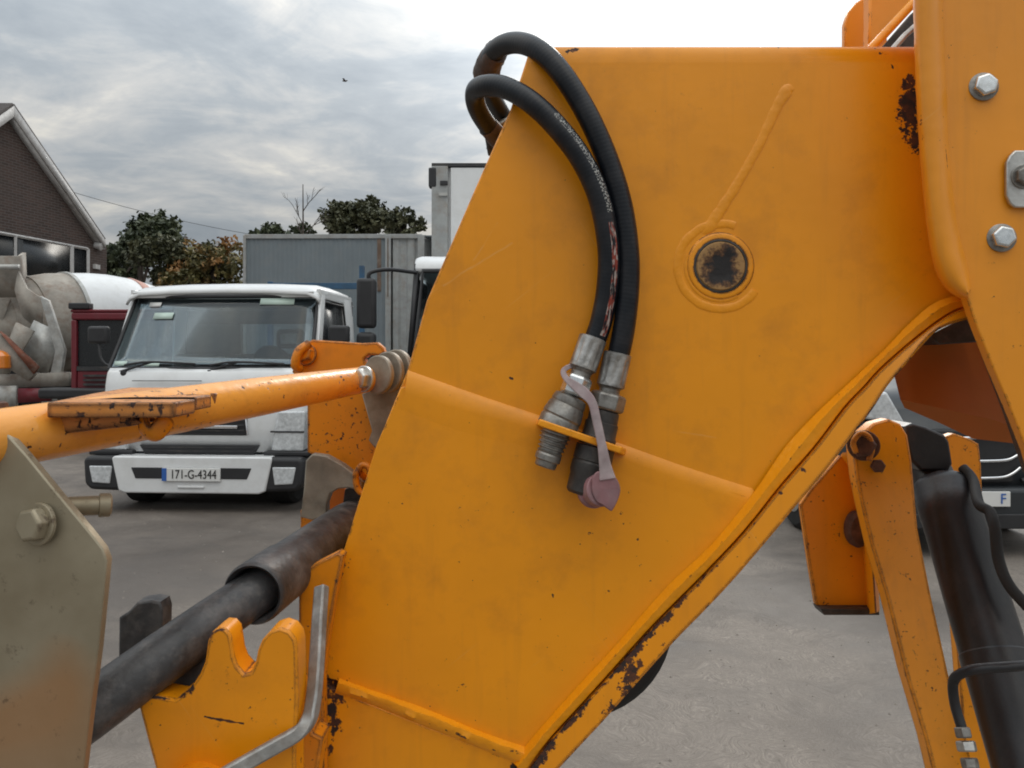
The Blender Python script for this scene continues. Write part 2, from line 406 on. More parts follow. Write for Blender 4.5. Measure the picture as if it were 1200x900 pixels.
def brick():
    m, nt, b = newmat('brown_brick'); pos = N(nt, 'ShaderNodeTexCoord').outputs['Object']
    sx = N(nt, 'ShaderNodeSeparateXYZ'); L(nt, pos, sx.inputs[0])
    cb = N(nt, 'ShaderNodeCombineXYZ'); L(nt, sx.outputs[1], cb.inputs[0]); L(nt, sx.outputs[2], cb.inputs[1])
    t = N(nt, 'ShaderNodeTexBrick'); t.inputs['Scale'].default_value = 1; t.inputs['Brick Width'].default_value = .225; t.inputs['Row Height'].default_value = .075
    t.inputs['Mortar Size'].default_value = .008; t.inputs['Color1'].default_value = (.085,.052,.043,1); t.inputs['Color2'].default_value = (.050,.034,.030,1); t.inputs['Mortar'].default_value = (.13,.115,.105,1)
    L(nt, cb.outputs[0], t.inputs['Vector'])
    c = MIX(nt, RAMP(nt, NOISE(nt, pos, .6, 4), [(.4, 0.), (.65, .4)]), t.outputs[0], (.10, .075, .065))
    L(nt, c, b.inputs['Base Color']); b.inputs['Roughness'].default_value = .9
    bp = N(nt, 'ShaderNodeBump'); bp.inputs['Strength'].default_value = .6; bp.inputs['Distance'].default_value = .01; L(nt, t.outputs[1], bp.inputs['Height']); bp.invert = True
    L(nt, bp.outputs[0], b.inputs['Normal']); return m
def leafmat(name, a, bcol, hue2=None):
    m, nt, b = newmat(name); oi = N(nt, 'ShaderNodeAttribute', attribute_name='tone')
    pos = N(nt, 'ShaderNodeTexCoord').outputs['Object']
    c = MIX(nt, oi.outputs['Fac'], a, bcol)
    if hue2: c = MIX(nt, RAMP(nt, NOISE(nt, pos, .8, 3), [(.42, 0.), (.56, 1.)]), c, hue2)
    L(nt, c, b.inputs['Base Color']); b.inputs['Roughness'].default_value = .6
    return m

# ------------------------------------------------------------------ ground
bm = bmesh.new()
X = [-600, -60, -20, -8, 0, 8, 20, 60, 600]; Y = [-300, -20, 0, 8, 20, 45, 120, 900]
g = [[bm.verts.new((x, y, 0)) for x in X] for y in Y]
for j in range(len(Y)-1):
    for i in range(len(X)-1): bm.faces.new((g[j][i], g[j][i+1], g[j+1][i+1], g[j+1][i]))
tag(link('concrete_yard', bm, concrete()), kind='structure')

# ------------------------------------------------------------------ helpers for vehicles and buildings
class Local:
    "shapes in a thing's own coordinates (x right, y away, z up), turned by yaw about its base"
    def __init__(s, root, yaw=0.0, sx=1.0):
        s.root = root; s.loc = Vector(root.location); s.M = Matrix.Translation(s.loc) @ Matrix.Rotation(R(yaw), 4, 'Z') @ Matrix.Diagonal((sx, 1, 1, 1))
    def pt(s, x, y, z): return s.M @ Vector((x, y, z))
    def fin(s, name, bm, mat, parent=None, bev=0, ang=35):
        o = link(name, bm, mat, None, ang=ang)
        # keep mesh data round the root
        me = o.data; me.transform(Matrix.Translation(-s.loc)); o.location = s.loc; attach(o, parent or s.root)
        if bev:
            m = o.modifiers.new('b', 'BEVEL'); m.width = bev; m.segments = 3; m.limit_method = 'ANGLE'; m.angle_limit = R(30)
        return o
    def box(s, name, lo, hi, mat, parent=None, bev=.0):
        bm = bmesh.new(); boxbm(bm, lo, hi, s.M); return s.fin(name, bm, mat, parent, bev)
    def prism(s, name, outline, axis, a, b, mat, parent=None, bev=0):
        "outline in the two other axes, extruded along axis from a to b"
        def mk(u, v, w): return {'x': (w, u, v), 'y': (u, w, v), 'z': (u, v, w)}[axis]
        bm = bmesh.new(); A = [bm.verts.new(s.M @ Vector(mk(u, v, a))) for u, v in outline]; B = [bm.verts.new(s.M @ Vector(mk(u, v, b))) for u, v in outline]
        bm.faces.new(A); bm.faces.new(B[::-1]); n = len(A)
        for i in range(n): bm.faces.new((A[i], B[i], B[(i+1) % n], A[(i+1) % n]))
        return s.fin(name, bm, mat, parent, bev)
    def poly(s, name, quads, mat, parent=None, th=0.0, bev=0, ang=35):
        bm = bmesh.new()
        for q in quads:
            try: bm.faces.new([bm.verts.new(s.M @ Vector(c)) for c in q])
            except ValueError: pass
        bmesh.ops.remove_doubles(bm, verts=bm.verts, dist=1e-4)
        o = s.fin(name, bm, mat, parent, 0, ang)
        if th: m = o.modifiers.new('t', 'SOLIDIFY'); m.thickness = th; m.offset = 0
        if bev: m = o.modifiers.new('b', 'BEVEL'); m.width = bev; m.segments = 3; m.limit_method = 'ANGLE'
        return o
    def tube(s, name, pts, r, mat, parent=None, sub=0, seg=12, flat=1):
        pts = [s.M @ Vector(p) for p in pts]
        if sub: pts = catmull(pts, sub)
        return s.fin(name, tube_bm(bmesh.new(), pts, r, seg, flat=flat), mat, parent, ang=50)
    def turn(s, name, a, b, prof, mat, parent=None, seg=32, ang=35):
        bm = bmesh.new(); turned(None, s.pt(*a), s.pt(*b), prof, None, bm=bm, seg=seg); return s.fin(name, bm, mat, parent, ang=ang)
    def grid(s, name, rows, mat, parent=None, th=0, ang=40, bev=0):
        bm = bmesh.new(); V = [[bm.verts.new(s.M @ Vector(p)) for p in r] for r in rows]
        for a, b in zip(V, V[1:]):
            for i in range(len(a)-1): bm.faces.new((a[i], a[i+1], b[i+1], b[i]))
        o = s.fin(name, bm, mat, parent, 0, ang)
        if th: m = o.modifiers.new('t', 'SOLIDIFY'); m.thickness = th; m.offset = 0
        if bev: m = o.modifiers.new('b', 'BEVEL'); m.width = bev; m.segments = 2; m.limit_method = 'ANGLE'
        return o
    def text(s, name, body, x, y, z, size, mat, parent=None, ex=.002, sxy=(1, 1), align='CENTER'):
        c = bpy.data.curves.new(name, 'FONT'); c.body = body; c.size = size; c.extrude = ex; c.align_x = align; c.align_y = 'CENTER'
        t = bpy.data.objects.new(name, c); COL.objects.link(t)
        dg = bpy.context.evaluated_depsgraph_get(); me = bpy.data.meshes.new_from_object(t.evaluated_get(dg)); COL.objects.unlink(t); bpy.data.objects.remove(t)
        T4 = s.M @ Matrix.Translation((x, y, z)) @ Matrix.Rotation(R(90), 4, 'X') @ Matrix.Diagonal((sxy[0], sxy[1], 1, 1))
        me.transform(Matrix.Translation(-s.loc) @ T4); me.materials.clear(); me.materials.append(mat)
        o = bpy.data.objects.new(name, me); COL.objects.link(o); o.location = s.loc; attach(o, parent or s.root); return o
    def wheel(s, x, y, r, w, parent=None):
        t = s.turn('wheel', (x-w/2, y, r), (x+w/2, y, r), [(0,r*.62),(0.0,r*.9),(.03,r),(w-.03,r),(w,r*.9),(w,r*.62)], M['rubber'], parent, 36)
        s.turn('rim', (x-w/2-.005, y, r), (x+w/2, y, r), [(0,r*.58),(.02,r*.6),(.05,r*.45),(w-.05,r*.45),(w+.008,r*.6)], M['grey_steel'], t, 28)
        return t

# ------------------------------------------------------------------ white cab-over truck
def small_truck():
    t = thing('flatbed_truck', (-3.03, 7.45, 0), 'white cab-over flatbed truck with black wipers and bumper corners, facing the camera', 'truck')
    s = Local(t, -3.5, 1.085); W_ = M['white']; hw = .965
    # body below the windscreen: front skin curves back at the corners
    def xs(z, y0, cr=.16, w=hw):  # plan curve of the front at one height
        return [(-w, y0+.62, z), (-w, y0+cr*1.6, z), (-w+.02, y0+cr*.8, z), (-w+.07, y0+cr*.32, z), (-w+.18, y0+.03, z), (-w*.5, y0+.005, z), (0, y0, z), (w*.5, y0+.005, z), (w-.18, y0+.03, z), (w-.07, y0+cr*.32, z), (w-.02, y0+cr*.8, z), (w, y0+cr*1.6, z), (w, y0+.62, z)]
    cab = s.grid('cab_front', [xs(.56, .02), xs(.80, .0), xs(1.0, .0), xs(1.2, .02), xs(1.32, .05), xs(1.365, .09)], W_, th=.02, ang=60)
    # cowl line and side skins with the window openings
    for sg in (-1, 1):
        x = sg*hw; xt = sg*(hw-.05)
        s.poly('door', [[(x,.62,.50),(x,1.75,.50),(x,1.75,1.37),(x,.62,1.37)]], W_, th=.03)
        s.poly('pillar', [[(x,.28,1.365),(x-sg*.0,.40,1.365),(xt,.74,2.14),(xt,.60,2.14)]], W_, th=.05, bev=.01)
        s.poly('pillar', [[(x,1.50,1.36),(x,1.76,1.36),(xt,1.76,2.16),(xt,1.42,2.16)]], W_, th=.05, bev=.01)
        s.poly('cab_side_strip', [[(x,.26,1.2),(x,.66,1.2),(x,.66,1.375),(x,.26,1.375)]], W_, th=.03)
        s.poly('side_rail', [[(xt,.58,2.09),(xt,1.76,2.09),(xt,1.76,2.19),(xt,.56,2.19)]], W_, th=.05, bev=.012)
        s.poly('side_window', [[(x-sg*.01,.42,1.37),(x-sg*.01,1.52,1.37),(xt-sg*.01,1.44,2.07),(xt-sg*.01,.70,2.07)]], M['dark_glass'] if sg > 0 else M['glass'], th=.006)
        s.tube('window_seal', [(x+sg*.012,.42,1.385),(x+sg*.012,1.50,1.385),(xt+sg*.012,1.43,2.065),(xt+sg*.012,.70,2.065),(x+sg*.012,.42,1.385)], .012, M['black_plastic'], seg=6)
        s.tube('door_gap', [(x+sg*.016,.66,.55),(x+sg*.016,.66,1.33)], .006, M['black_plastic'], seg=6)
        s.box('mirror', (min(sg*1.06,sg*1.26),.36,1.62), (max(sg*1.06,sg*1.26),.44,1.80), M['black_plastic'], bev=.03)
        ma = s.tube('mirror_arm', [(x, .36, 1.36), (x+sg*.14, .36, 1.44), (x+sg*.20, .40, 1.64)], .014, M['black_plastic'], sub=4, seg=8)
    # roof
    rows = []
    for y, z, dx in ((.50,2.125,.055),(.52,2.165,.06),(.60,2.205,.065),(.85,2.245,.065),(1.3,2.255,.065),(1.70,2.245,.065),(1.80,2.18,.06)):
        w = hw-dx+.03; rows.append([(-w, y, z-.10), (-w+.03, y, z-.045), (-w+.12, y, z-.005), (-w*.5, y, z+.012), (0, y, z+.018), (w*.5, y, z+.012), (w-.12, y, z-.005), (w-.03, y, z-.045), (w, y, z-.10)])
    s.grid('roof', rows, W_, th=.025, ang=60)
    s.poly('roof_header', [[(-.87,.535,2.10),(.87,.535,2.10),(.89,.51,2.16),(-.89,.51,2.16)]], W_, th=.02, bev=.004)
    # windscreen with black seal
    ws = [[(.95*q/6, .10+.11*abs(q/6)**2.4, 1.365) for q in range(-6, 7)]]
    for k in range(1, 7):
        f = k/6; ws.append([(x*(1-f*.055), y+.41*f, 1.365+.745*f) for x, y, z in ws[0]])
    wsp = s.grid('windscreen', ws, M['glass'], th=.006, ang=60)
    rim = list(ws[0])+[w_[-1] for w_ in ws[1:]]+list(ws[-1][::-1][1:])+[w_[0] for w_ in ws[-2:0:-1]]+[ws[0][0]]
    s.tube('windscreen_seal', [(x, y-.008, z) for x, y, z in rim], .019, M['black_plastic'], wsp, seg=8)
    # stickers behind the glass
    def onws(u, v):  # u -1..1, v 0..1
        x = .95*u; f = v; y = .10+abs(u)**2.4*.11+.41*f; return x*(1-f*.055), y, 1.365+.745*f
    def stick(name, u, v, w, h, mat):
        a, b, c, d_ = onws(u, v), onws(u+w, v), onws(u+w, v+h), onws(u, v+h)
        s.poly(name, [[(p[0], p[1]-.012, p[2]) for p in (a, b, c, d_)]], mat, wsp, th=.003)
    stick('sticker', .42, .88, .35, .09, M['sticker']); stick('sticker', -.70, .68, .22, .09, M['sticker'])
    stick('sticker', -.80, .86, .14, .06, M['plate_white']); stick('sticker', -.96, .04, .14, .06, M['sticker']); stick('sticker', -.62, .03, .16, .05, M['sticker'])
    # inside
    s.box('cab_floor', (-.93,.30,.62), (.93,1.72,.70), M['interior'])
    s.box('dashboard', (-.90,.30,1.10), (.90,.72,1.36), M['interior'], bev=.03)
    rw = s.poly('rear_wall', [[(-.95,1.74,.6),(.95,1.74,.6),(.95,1.74,1.50),(-.95,1.74,1.50)], [(-.95,1.74,1.50),(-.30,1.74,1.50),(-.30,1.74,1.88),(-.95,1.74,1.88)], [(.62,1.74,1.50),(.95,1.74,1.50),(.95,1.74,1.88),(.62,1.74,1.88)], [(-.95,1.74,1.88),(.95,1.74,1.88),(.95,1.74,2.14),(-.95,1.74,2.14)]], M['interior'], th=.02)
    s.poly('rear_window', [[(-.30,1.745,1.50),(.62,1.745,1.50),(.62,1.745,1.88),(-.30,1.745,1.88)]], M['glass'], rw, th=.004)
    s.poly('cab_back', [[(-.98,1.80,.6),(.98,1.80,.6),(.98,1.80,1.49),(-.98,1.80,1.49)]], W_, th=.01)
    s.box('roof_lining', (-.88,.62,2.05), (.88,1.72,2.09), M['interior'])
    for x in (-.52, .10, .56):
        st = s.box('seat', (x-.24,1.05,1.05), (x+.24,1.30,1.52), M['seat'], bev=.05)
    for x in (.42,):
        h_ = s.box('headrest', (x-.15,1.20,1.58), (x+.15,1.30,1.80), M['seat'], bev=.05); s.box('headrest_panel', (x-.09,1.19,1.63), (x+.09,1.21,1.75), M['grey_steel'], h_, bev=.01)
    s.turn('steering_wheel', (.45,.62,1.42), (.45,.78,1.52), [(0,.19),(.008,.205),(.02,.205),(.028,.19)], M['black_plastic'])
    s.box('interior_mirror', (-.03,.55,1.98), (.03,.58,2.02), M['black_plastic'])
    # wipers
    for x0, x1 in ((-.80, -.20), (.00, .62)):
        w = s.tube('wiper', [(x0,.10,1.335),(x0+.10,.075,1.36),(x0+.30,.075,1.425),(x0+.34,.078,1.43)], .012, M['black_plastic'], sub=4, seg=8)
        s.tube('wiper_blade', [(x0+.06,.085,1.40),(x0+.30,.065,1.432),(x1+.12,.085,1.412)], .011, M['black_plastic'], w, sub=4, seg=8)
        s.turn('wiper_pivot', (x0+.06,.11,1.325), (x0+.06,.05,1.325), [(0,.035),(.05,.03),(.055,.015)], M['black_plastic'], w, seg=16)
    # front detail
    s.box('panel_gap', (-.62,-.012,1.245), (.02,.0,1.252), M['black_plastic'])
    g = s.box('grille', (-.44,-.018,.72), (.44,.03,.93), M['black_plastic'], bev=.02)
    for z in (.76,.81,.86): s.box('grille_bar', (-.42,-.03,z), (.42,-.012,z+.018), M['chassis'], g, bev=.004)
    s.tube('grille_trim', [(-.45,-.03,.73),(-.43,-.035,.94),(0,-.04,.955),(.43,-.035,.94),(.45,-.03,.73)], .011, M['chrome'], g, seg=8)
    s.box('badge_bar', (-.03,-.045,.79), (.36,-.02,.82), M['chrome'], g, bev=.006)
    s.prism('lower_grille', [(-.50,.54),(.50,.54),(.55,.63),(-.55,.63)], 'y', -.02, .04, M['black_plastic'], bev=.01)
    for z in (.565,.60): s.box('grille_slat', (-.5,-.028,z), (.5,-.018,z+.012), M['chassis'])
    for sg in (-1, 1):
        hl = s.prism('headlight', [(sg*.66,.575),(sg*.95,.575),(sg*.965,.96),(sg*.72,.96)], 'y', -.035, .12, M['lamp'], bev=.02)
        s.box('lamp_divider', (min(sg*.66,sg*.96),-.042,.755), (max(sg*.66,sg*.96),-.02,.77), M['black_plastic'], hl)
        s.turn('reflector', (sg*.81,.0,.67), (sg*.81,-.045,.67), [(0,.085),(.004,.085),(.006,.06),(.007,.02)], M['chrome'], hl)
        s.prism('bumper_corner', [(sg*.62,.20),(sg*.93,.21),(sg*.98,.27),(sg*.99,.48),(sg*.97,.53),(sg*.60,.53)], 'y', -.16, .30, M['black_plastic'], bev=.035)
        s.box('corner_step', (min(sg*.6,sg*1.0),-.05,.53), (max(sg*.6,sg*1.0),.30,.575), M['black_plastic'], bev=.012)
        s.prism('fog_lamp', [(sg*.74,.27),(sg*.90,.28),(sg*.93,.44),(sg*.72,.44)], 'y', -.172, -.13, M['lamp'], bev=.012)
        s.box('mud_guard', (min(sg*.62,sg*.97),.05,.35), (max(sg*.62,sg*.97),1.5,.58), M['chassis'], bev=.04)
        s.wheel(sg*.68, .44, .36, .24)
        s.wheel(sg*.80, 3.6, .36, .36)
    bp_ = s.prism('bumper', [(-.66,.21),(-.60,.185),(.60,.185),(.66,.21),(.72,.515),(.70,.535),(-.70,.535),(-.72,.515)], 'y', -.175, .1, W_, bev=.022)
    s.prism('bumper_slot', [(-.50,.325),(.50,.325),(.54,.43),(-.54,.43)], 'y', -.182, -.16, M['black_plastic'], bp_, bev=.006)
    s.box('plate_lip', (-.12,-.19,.235), (.12,-.17,.262), W_, bp_, bev=.01)
    np = s.box('number_plate', (-.25,-.200,.305), (.27,-.184,.430), M['plate_white'], bev=.004)
    s.box('plate_band', (-.25,-.203,.307), (-.208,-.199,.428), M['plate_blue'], np)
    s.text('plate_text', '171-G-4344', .033, -.203, .367, .118, M['plate_black'], np, sxy=(.72, 1.0))
    # chassis and flat bed
    s.box('chassis_rail', (-.38,.5,.45), (-.30,5.2,.62), M['chassis']); s.box('chassis_rail', (.30,.5,.45), (.38,5.2,.62), M['chassis'])
    s.box('axle', (-.8,.56,.30), (.8,.68,.42), M['chassis']); s.box('axle', (-.8,3.54,.30), (.8,3.66,.42), M['chassis']); s.box('sump', (-.3,.3,.28), (.3,1.5,.6), M['chassis'])
    s.box('load_bed', (-1.0,1.95,.80), (1.0,5.3,.90), M['grey_steel'], bev=.01)
    return t
small_truck()

# ------------------------------------------------------------------ grey steel container
def corrugated():
    return plain('container_grey', (.175,.205,.222), .55, var=.08, scale=2.0, dirt=.35, dirtcol=(.24,.24,.23))
M['container'] = corrugated(); M['container_light'] = plain('container_trim', (.33,.34,.335), .55, var=.15, dirt=.5, dirtcol=(.24,.17,.11))
def container():
    c = thing('steel_container', (-4.85, 14.0, 0), 'weathered grey corrugated steel container behind the white truck', 'container')
    s = Local(c, -0.6); w = 3.22; h = 3.72
    def corr(name, x0, x1, y, m_, pitch=.11, dep=.03, axis='x', z0=.15, z1=h-.05):
        pts = []; x = x0
        while x < x1: pts += [(x, 0), (min(x+pitch*.35, x1), 0), (min(x+pitch*.5, x1), dep), (min(x+pitch*.85, x1), dep)]; x += pitch
        pts.append((x1, 0))
        f = (lambda u, v, z: (u, y+v, z)) if axis == 'x' else (lambda u, v, z: (y-v, u, z))
        return s.grid(name, [[f(u, v, z) for u, v in pts] for z in (z0, z1)], m_, ang=20)
    corr('corrugated_wall', 0, 2.55, 0, M['container'], .085, .006); corr('corrugated_wall', 2.68, w-.08, .01, M['container_light'], .28, .03)
    s.box('top_rail', (-.03,-.03,h-.06), (w,.10,h+.02), M['container_light'], bev=.008); s.box('bottom_rail', (-.03,-.03,.05), (w,.10,.2), M['container_light'])
    for x, ww in ((-.04,.05),(2.55,.10),(w-.08,.12)): s.box('corner_post', (x,-.045,.05), (x+ww,.08,h), M['container_light'], bev=.008)
    M['rust_run'] = plain('rust_run', (.13,.085,.06), .8, var=.4, scale=9, dirt=.7, dirtcol=(.24,.20,.17))
    s.box('rust_stripe', (2.40,-.012,2.7), (2.47,.004,h-.06), M['rust_run']); s.box('rust_stripe', (2.59,-.048,2.6), (2.61,-.044,h-.06), M['rust_run'])
    # side wall running away to the right
    sd_ = s.grid('side_wall', [[(w+.02+.20*t_, t_, z) for t_ in [i*.12 for i in range(50)]] for z in (.1, h)], M['container_light'])
    s.box('roof', (0,0.0,h-.02), (w+.9,6.0,h), M['container']); s.box('back_wall', (0,5.9,0), (w+1,6.0,h), M['container']); s.box('left_wall', (-.02,0.05,.05), (.02,6.0,h-.03), M['container'])
    s.box('roof_edge', (w-.01,.02,h-.07), (w+.06,.6,h+.01), M['container_light'])
    return c
container()
bf = thing('steel_rack', (-2.75, 12.4, 0), 'blue painted steel frame standing between the white truck and the grey container', 'rack')
s = Local(bf)
s.box('post', (.28,0,0), (.36,.08,2.98), M['blue'], bev=.006); s.box('post', (-1.2,0,0), (-1.12,.08,2.72), M['blue'], bev=.006)
s.box('rail', (-1.2,.005,2.60), (.28,.075,2.70), M['blue'], bev=.006); s.box('rail', (-1.2,.005,1.2), (.28,.075,1.28), M['blue'], bev=.006)
s.tube('brace', [(.30,.04,2.1),(.42,.04,1.2),(.42,.04,0)], .035, M['blue'])

# ------------------------------------------------------------------ white lorry on the right
def lorry():
    t = thing('box_lorry', (.17, 8.0, 0), 'tall white box lorry with black mirror half hidden behind the orange boom', 'lorry')
    s = Local(t, 0); W_ = M['white']; hw = 1.26
    s.prism('cab_body', [(0,.6),(-.03,1.25),(.0,1.32),(2.0,1.32),(2.0,.6)], 'x', -hw, hw, W_, bev=.05)
    rf = [(.34,2.40),(.36,2.50),(.46,2.58),(.75,2.63),(2.0,2.65),(2.0,2.38)]
    s.prism('cab_roof', rf, 'x', -hw+.02, hw-.02, W_, bev=.07)
    s.poly('windscreen', [[(-hw+.08,.02,1.33),(hw-.08,.02,1.33),(hw-.14,.36,2.42),(-hw+.14,.36,2.42)]], M['glass'], th=.006)
    s.tube('windscreen_seal', [(-hw+.06,.01,1.33),(hw-.06,.01,1.33),(hw-.12,.36,2.42),(-hw+.12,.36,2.42),(-hw+.06,.01,1.33)], .028, M['black_plastic'], seg=8)
    s.box('sun_strip', (-hw+.3,.33,2.18), (-hw+.9,.34,2.30), M['plate_white'])
    s.poly('cab_back', [[(-hw,2.0,.6),(hw,2.0,.6),(hw,2.0,2.6),(-hw,2.0,2.6)]], M['interior'], th=.03)
    s.box('seat_row', (-hw+.2,1.2,1.0), (hw-.2,1.5,1.8), M['seat'], bev=.06)
    for sg in (-1, 1):
        s.poly('pillar', [[(sg*hw,.06,1.3),(sg*hw,.24,1.3),(sg*(hw-.05),.52,2.5),(sg*(hw-.05),.38,2.5)]], M['black_plastic'], th=.05)
        s.poly('side_window', [[(sg*(hw-.01),.22,1.32),(sg*(hw-.01),1.4,1.32),(sg*(hw-.05),1.4,2.35),(sg*(hw-.05),.52,2.35)]], M['dark_glass'], th=.01)
        s.poly('side_panel', [[(sg*hw,1.38,1.3),(sg*hw,2.0,1.3),(sg*(hw-.03),2.0,2.5),(sg*(hw-.03),1.38,2.5)]], W_, th=.03)
        arm = s.tube('mirror_arm', [(sg*(hw-.05),.34,2.40),(sg*(hw+.20),.05,2.40),(sg*(hw+.38),-.02,2.36),(sg*(hw+.40),-.02,2.28)], .022, M['black_plastic'], sub=4, seg=8)
        s.box('mirror', (min(sg*(hw+.32),sg*(hw+.52)),-.08,1.78), (max(sg*(hw+.32),sg*(hw+.52)),.04,2.30), M['black_plastic'], arm, bev=.04)
        s.box('mirror', (min(sg*(hw+.32),sg*(hw+.52)),-.10,1.40), (max(sg*(hw+.32),sg*(hw+.52)),.04,1.74), M['black_plastic'], arm, bev=.05)
        s.tube('mirror_arm', [(sg*(hw-.02),.2,1.36),(sg*(hw+.3),-.02,1.42),(sg*(hw+.42),-.02,1.52)], .02, M['black_plastic'], sub=4, seg=8)
        s.wheel(sg*(hw-.18), 1.0, .46, .28); s.wheel(sg*(hw-.22), 6.3, .46, .45)
        s.box('bumper_end', (min(sg*.75,sg*hw),-.1,.3), (max(sg*.75,sg*hw),.3,.62), M['black_plastic'], bev=.05)
    s.box('bumper', (-.8,-.12,.28), (.8,.2,.64), W_, bev=.04); s.box('grille', (-.8,-.04,.8), (.8,.02,1.15), M['black_plastic'], bev=.02)
    s.box('chassis', (-.45,.4,.55), (.45,8.4,.85), M['chassis'])
    # box body
    bx = -hw+.16
    s.box('box_body', (-1.20+.02,2.25,.95), (hw,8.6,4.02), M['white'])
    s.box('corner_post', (-1.235,2.16,.95), (-1.02,2.26,4.02), M['container_light'], bev=.01)
    s.box('top_rail', (-1.235,2.17,4.015), (hw+.02,2.26,4.06), M['chassis'])
    s.box('corner_cap', (-1.275,2.15,3.74), (-1.17,2.30,4.0), M['black_plastic'], bev=.02)
    s.box('corner_pad', (-1.12,2.13,3.76), (-1.02,2.165,3.82), M['black_plastic'], bev=.01); s.box('corner_pad', (-1.14,2.13,3.62), (-1.02,2.165,3.66), M['grey_steel'])
    s.box('front_panel', (-.98,2.18,1.0), (hw,2.26,4.0), M['white'])
    return t
lorry()

# ------------------------------------------------------------------ dark van with a chrome grille on the right
M['dark_paint'] = plain('dark_grey_paint', (.022,.026,.030), .45, var=.05, coat=.1)
def van():
    t = thing('parked_van', (3.36, 5.7, 0), 'dark grey van with curved chrome grille bars, behind the linkage on the right', 'van')
    s = Local(t, 0); hw = .93; D_ = M['dark_paint']
    def sec(y, zt, w, zb=.27): return [(-w,y,zb),(-w-.02,y,zb+.3),(-w,y,zt-.14),(-w+.10,y,zt-.03),(-w*.4,y,zt),(w*.4,y,zt),(w-.10,y,zt-.03),(w,y,zt-.14),(w+.02,y,zb+.3),(w,y,zb)]
    s.grid('body', [sec(.0,1.10,.78),sec(.06,1.17,.86),sec(.25,1.24,.91),sec(.8,1.33,hw),sec(1.25,1.40,hw)], D_, ang=70)
    s.poly('front', [sec(.0,1.10,.78)], D_, th=.01)
    s.grid('cabin', [sec(1.25,1.40,hw,.3),sec(1.5,1.60,.91,.3),sec(2.05,2.0,.88,.3),sec(2.5,2.06,.88,.3),sec(5.0,2.06,.88,.3),sec(5.1,1.95,.88,.3)], D_, ang=50)
    s.poly('windscreen', [[(-.80,1.32,1.47),(.80,1.32,1.47),(.74,1.98,1.97),(-.74,1.98,1.97)]], M['dark_glass'], th=.01)
    g = s.prism('grille', [(-.34,.54),(.34,.54),(.42,.94),(-.42,.94)], 'y', -.04, .03, M['black_plastic'], bev=.02)
    for z, w in ((.885,.30),(.715,.26),(.59,.24)):
        s.tube('chrome_bar', [(-w-.13,-.06,z+.07),(-w-.07,-.07,z+.03),(-w,-.075,z+.004),(-w*.5,-.08,z-.003),(0,-.08,z-.004),(w*.5,-.08,z-.003),(w,-.075,z+.004),(w+.07,-.07,z+.03),(w+.13,-.06,z+.07)], .012, M['chrome'], g, sub=5, seg=8)
    for sg in (-1, 1):
        s.prism('headlight', [(sg*.46,.98),(sg*.80,1.02),(sg*.86,1.16),(sg*.60,1.22)], 'y', -.05, .30, M['lamp'], bev=.02)
        s.wheel(sg*.82, .95, .34, .22); s.wheel(sg*.82, 3.9, .34, .22)
        s.box('door_mirror', (min(sg*.93,sg*1.14),1.60,1.38), (max(sg*.93,sg*1.14),1.75,1.58), D_, bev=.05)
        s.tube('lower_trim', [(sg*.40,-.03,.56),(sg*.6,-.03,.60),(sg*.85,.02,.72)], .02, M['black_plastic'], seg=6)
    s.prism('bumper', [(-.82,.26),(.82,.26),(.87,.36),(.85,.52),(-.85,.52),(-.87,.36)], 'y', -.10, .3, D_, bev=.04)
    s.box('lower_grille', (-.5,-.115,.22), (.5,-.08,.33), M['black_plastic'], bev=.01)
    np = s.box('number_plate', (-.26,-.125,.385), (.26,-.108,.495), M['plate_white'], bev=.004)
    s.text('plate_text', 'F', .205, -.128, .440, .105, M['plate_blue'], np, sxy=(.9, 1))
    return t
van()

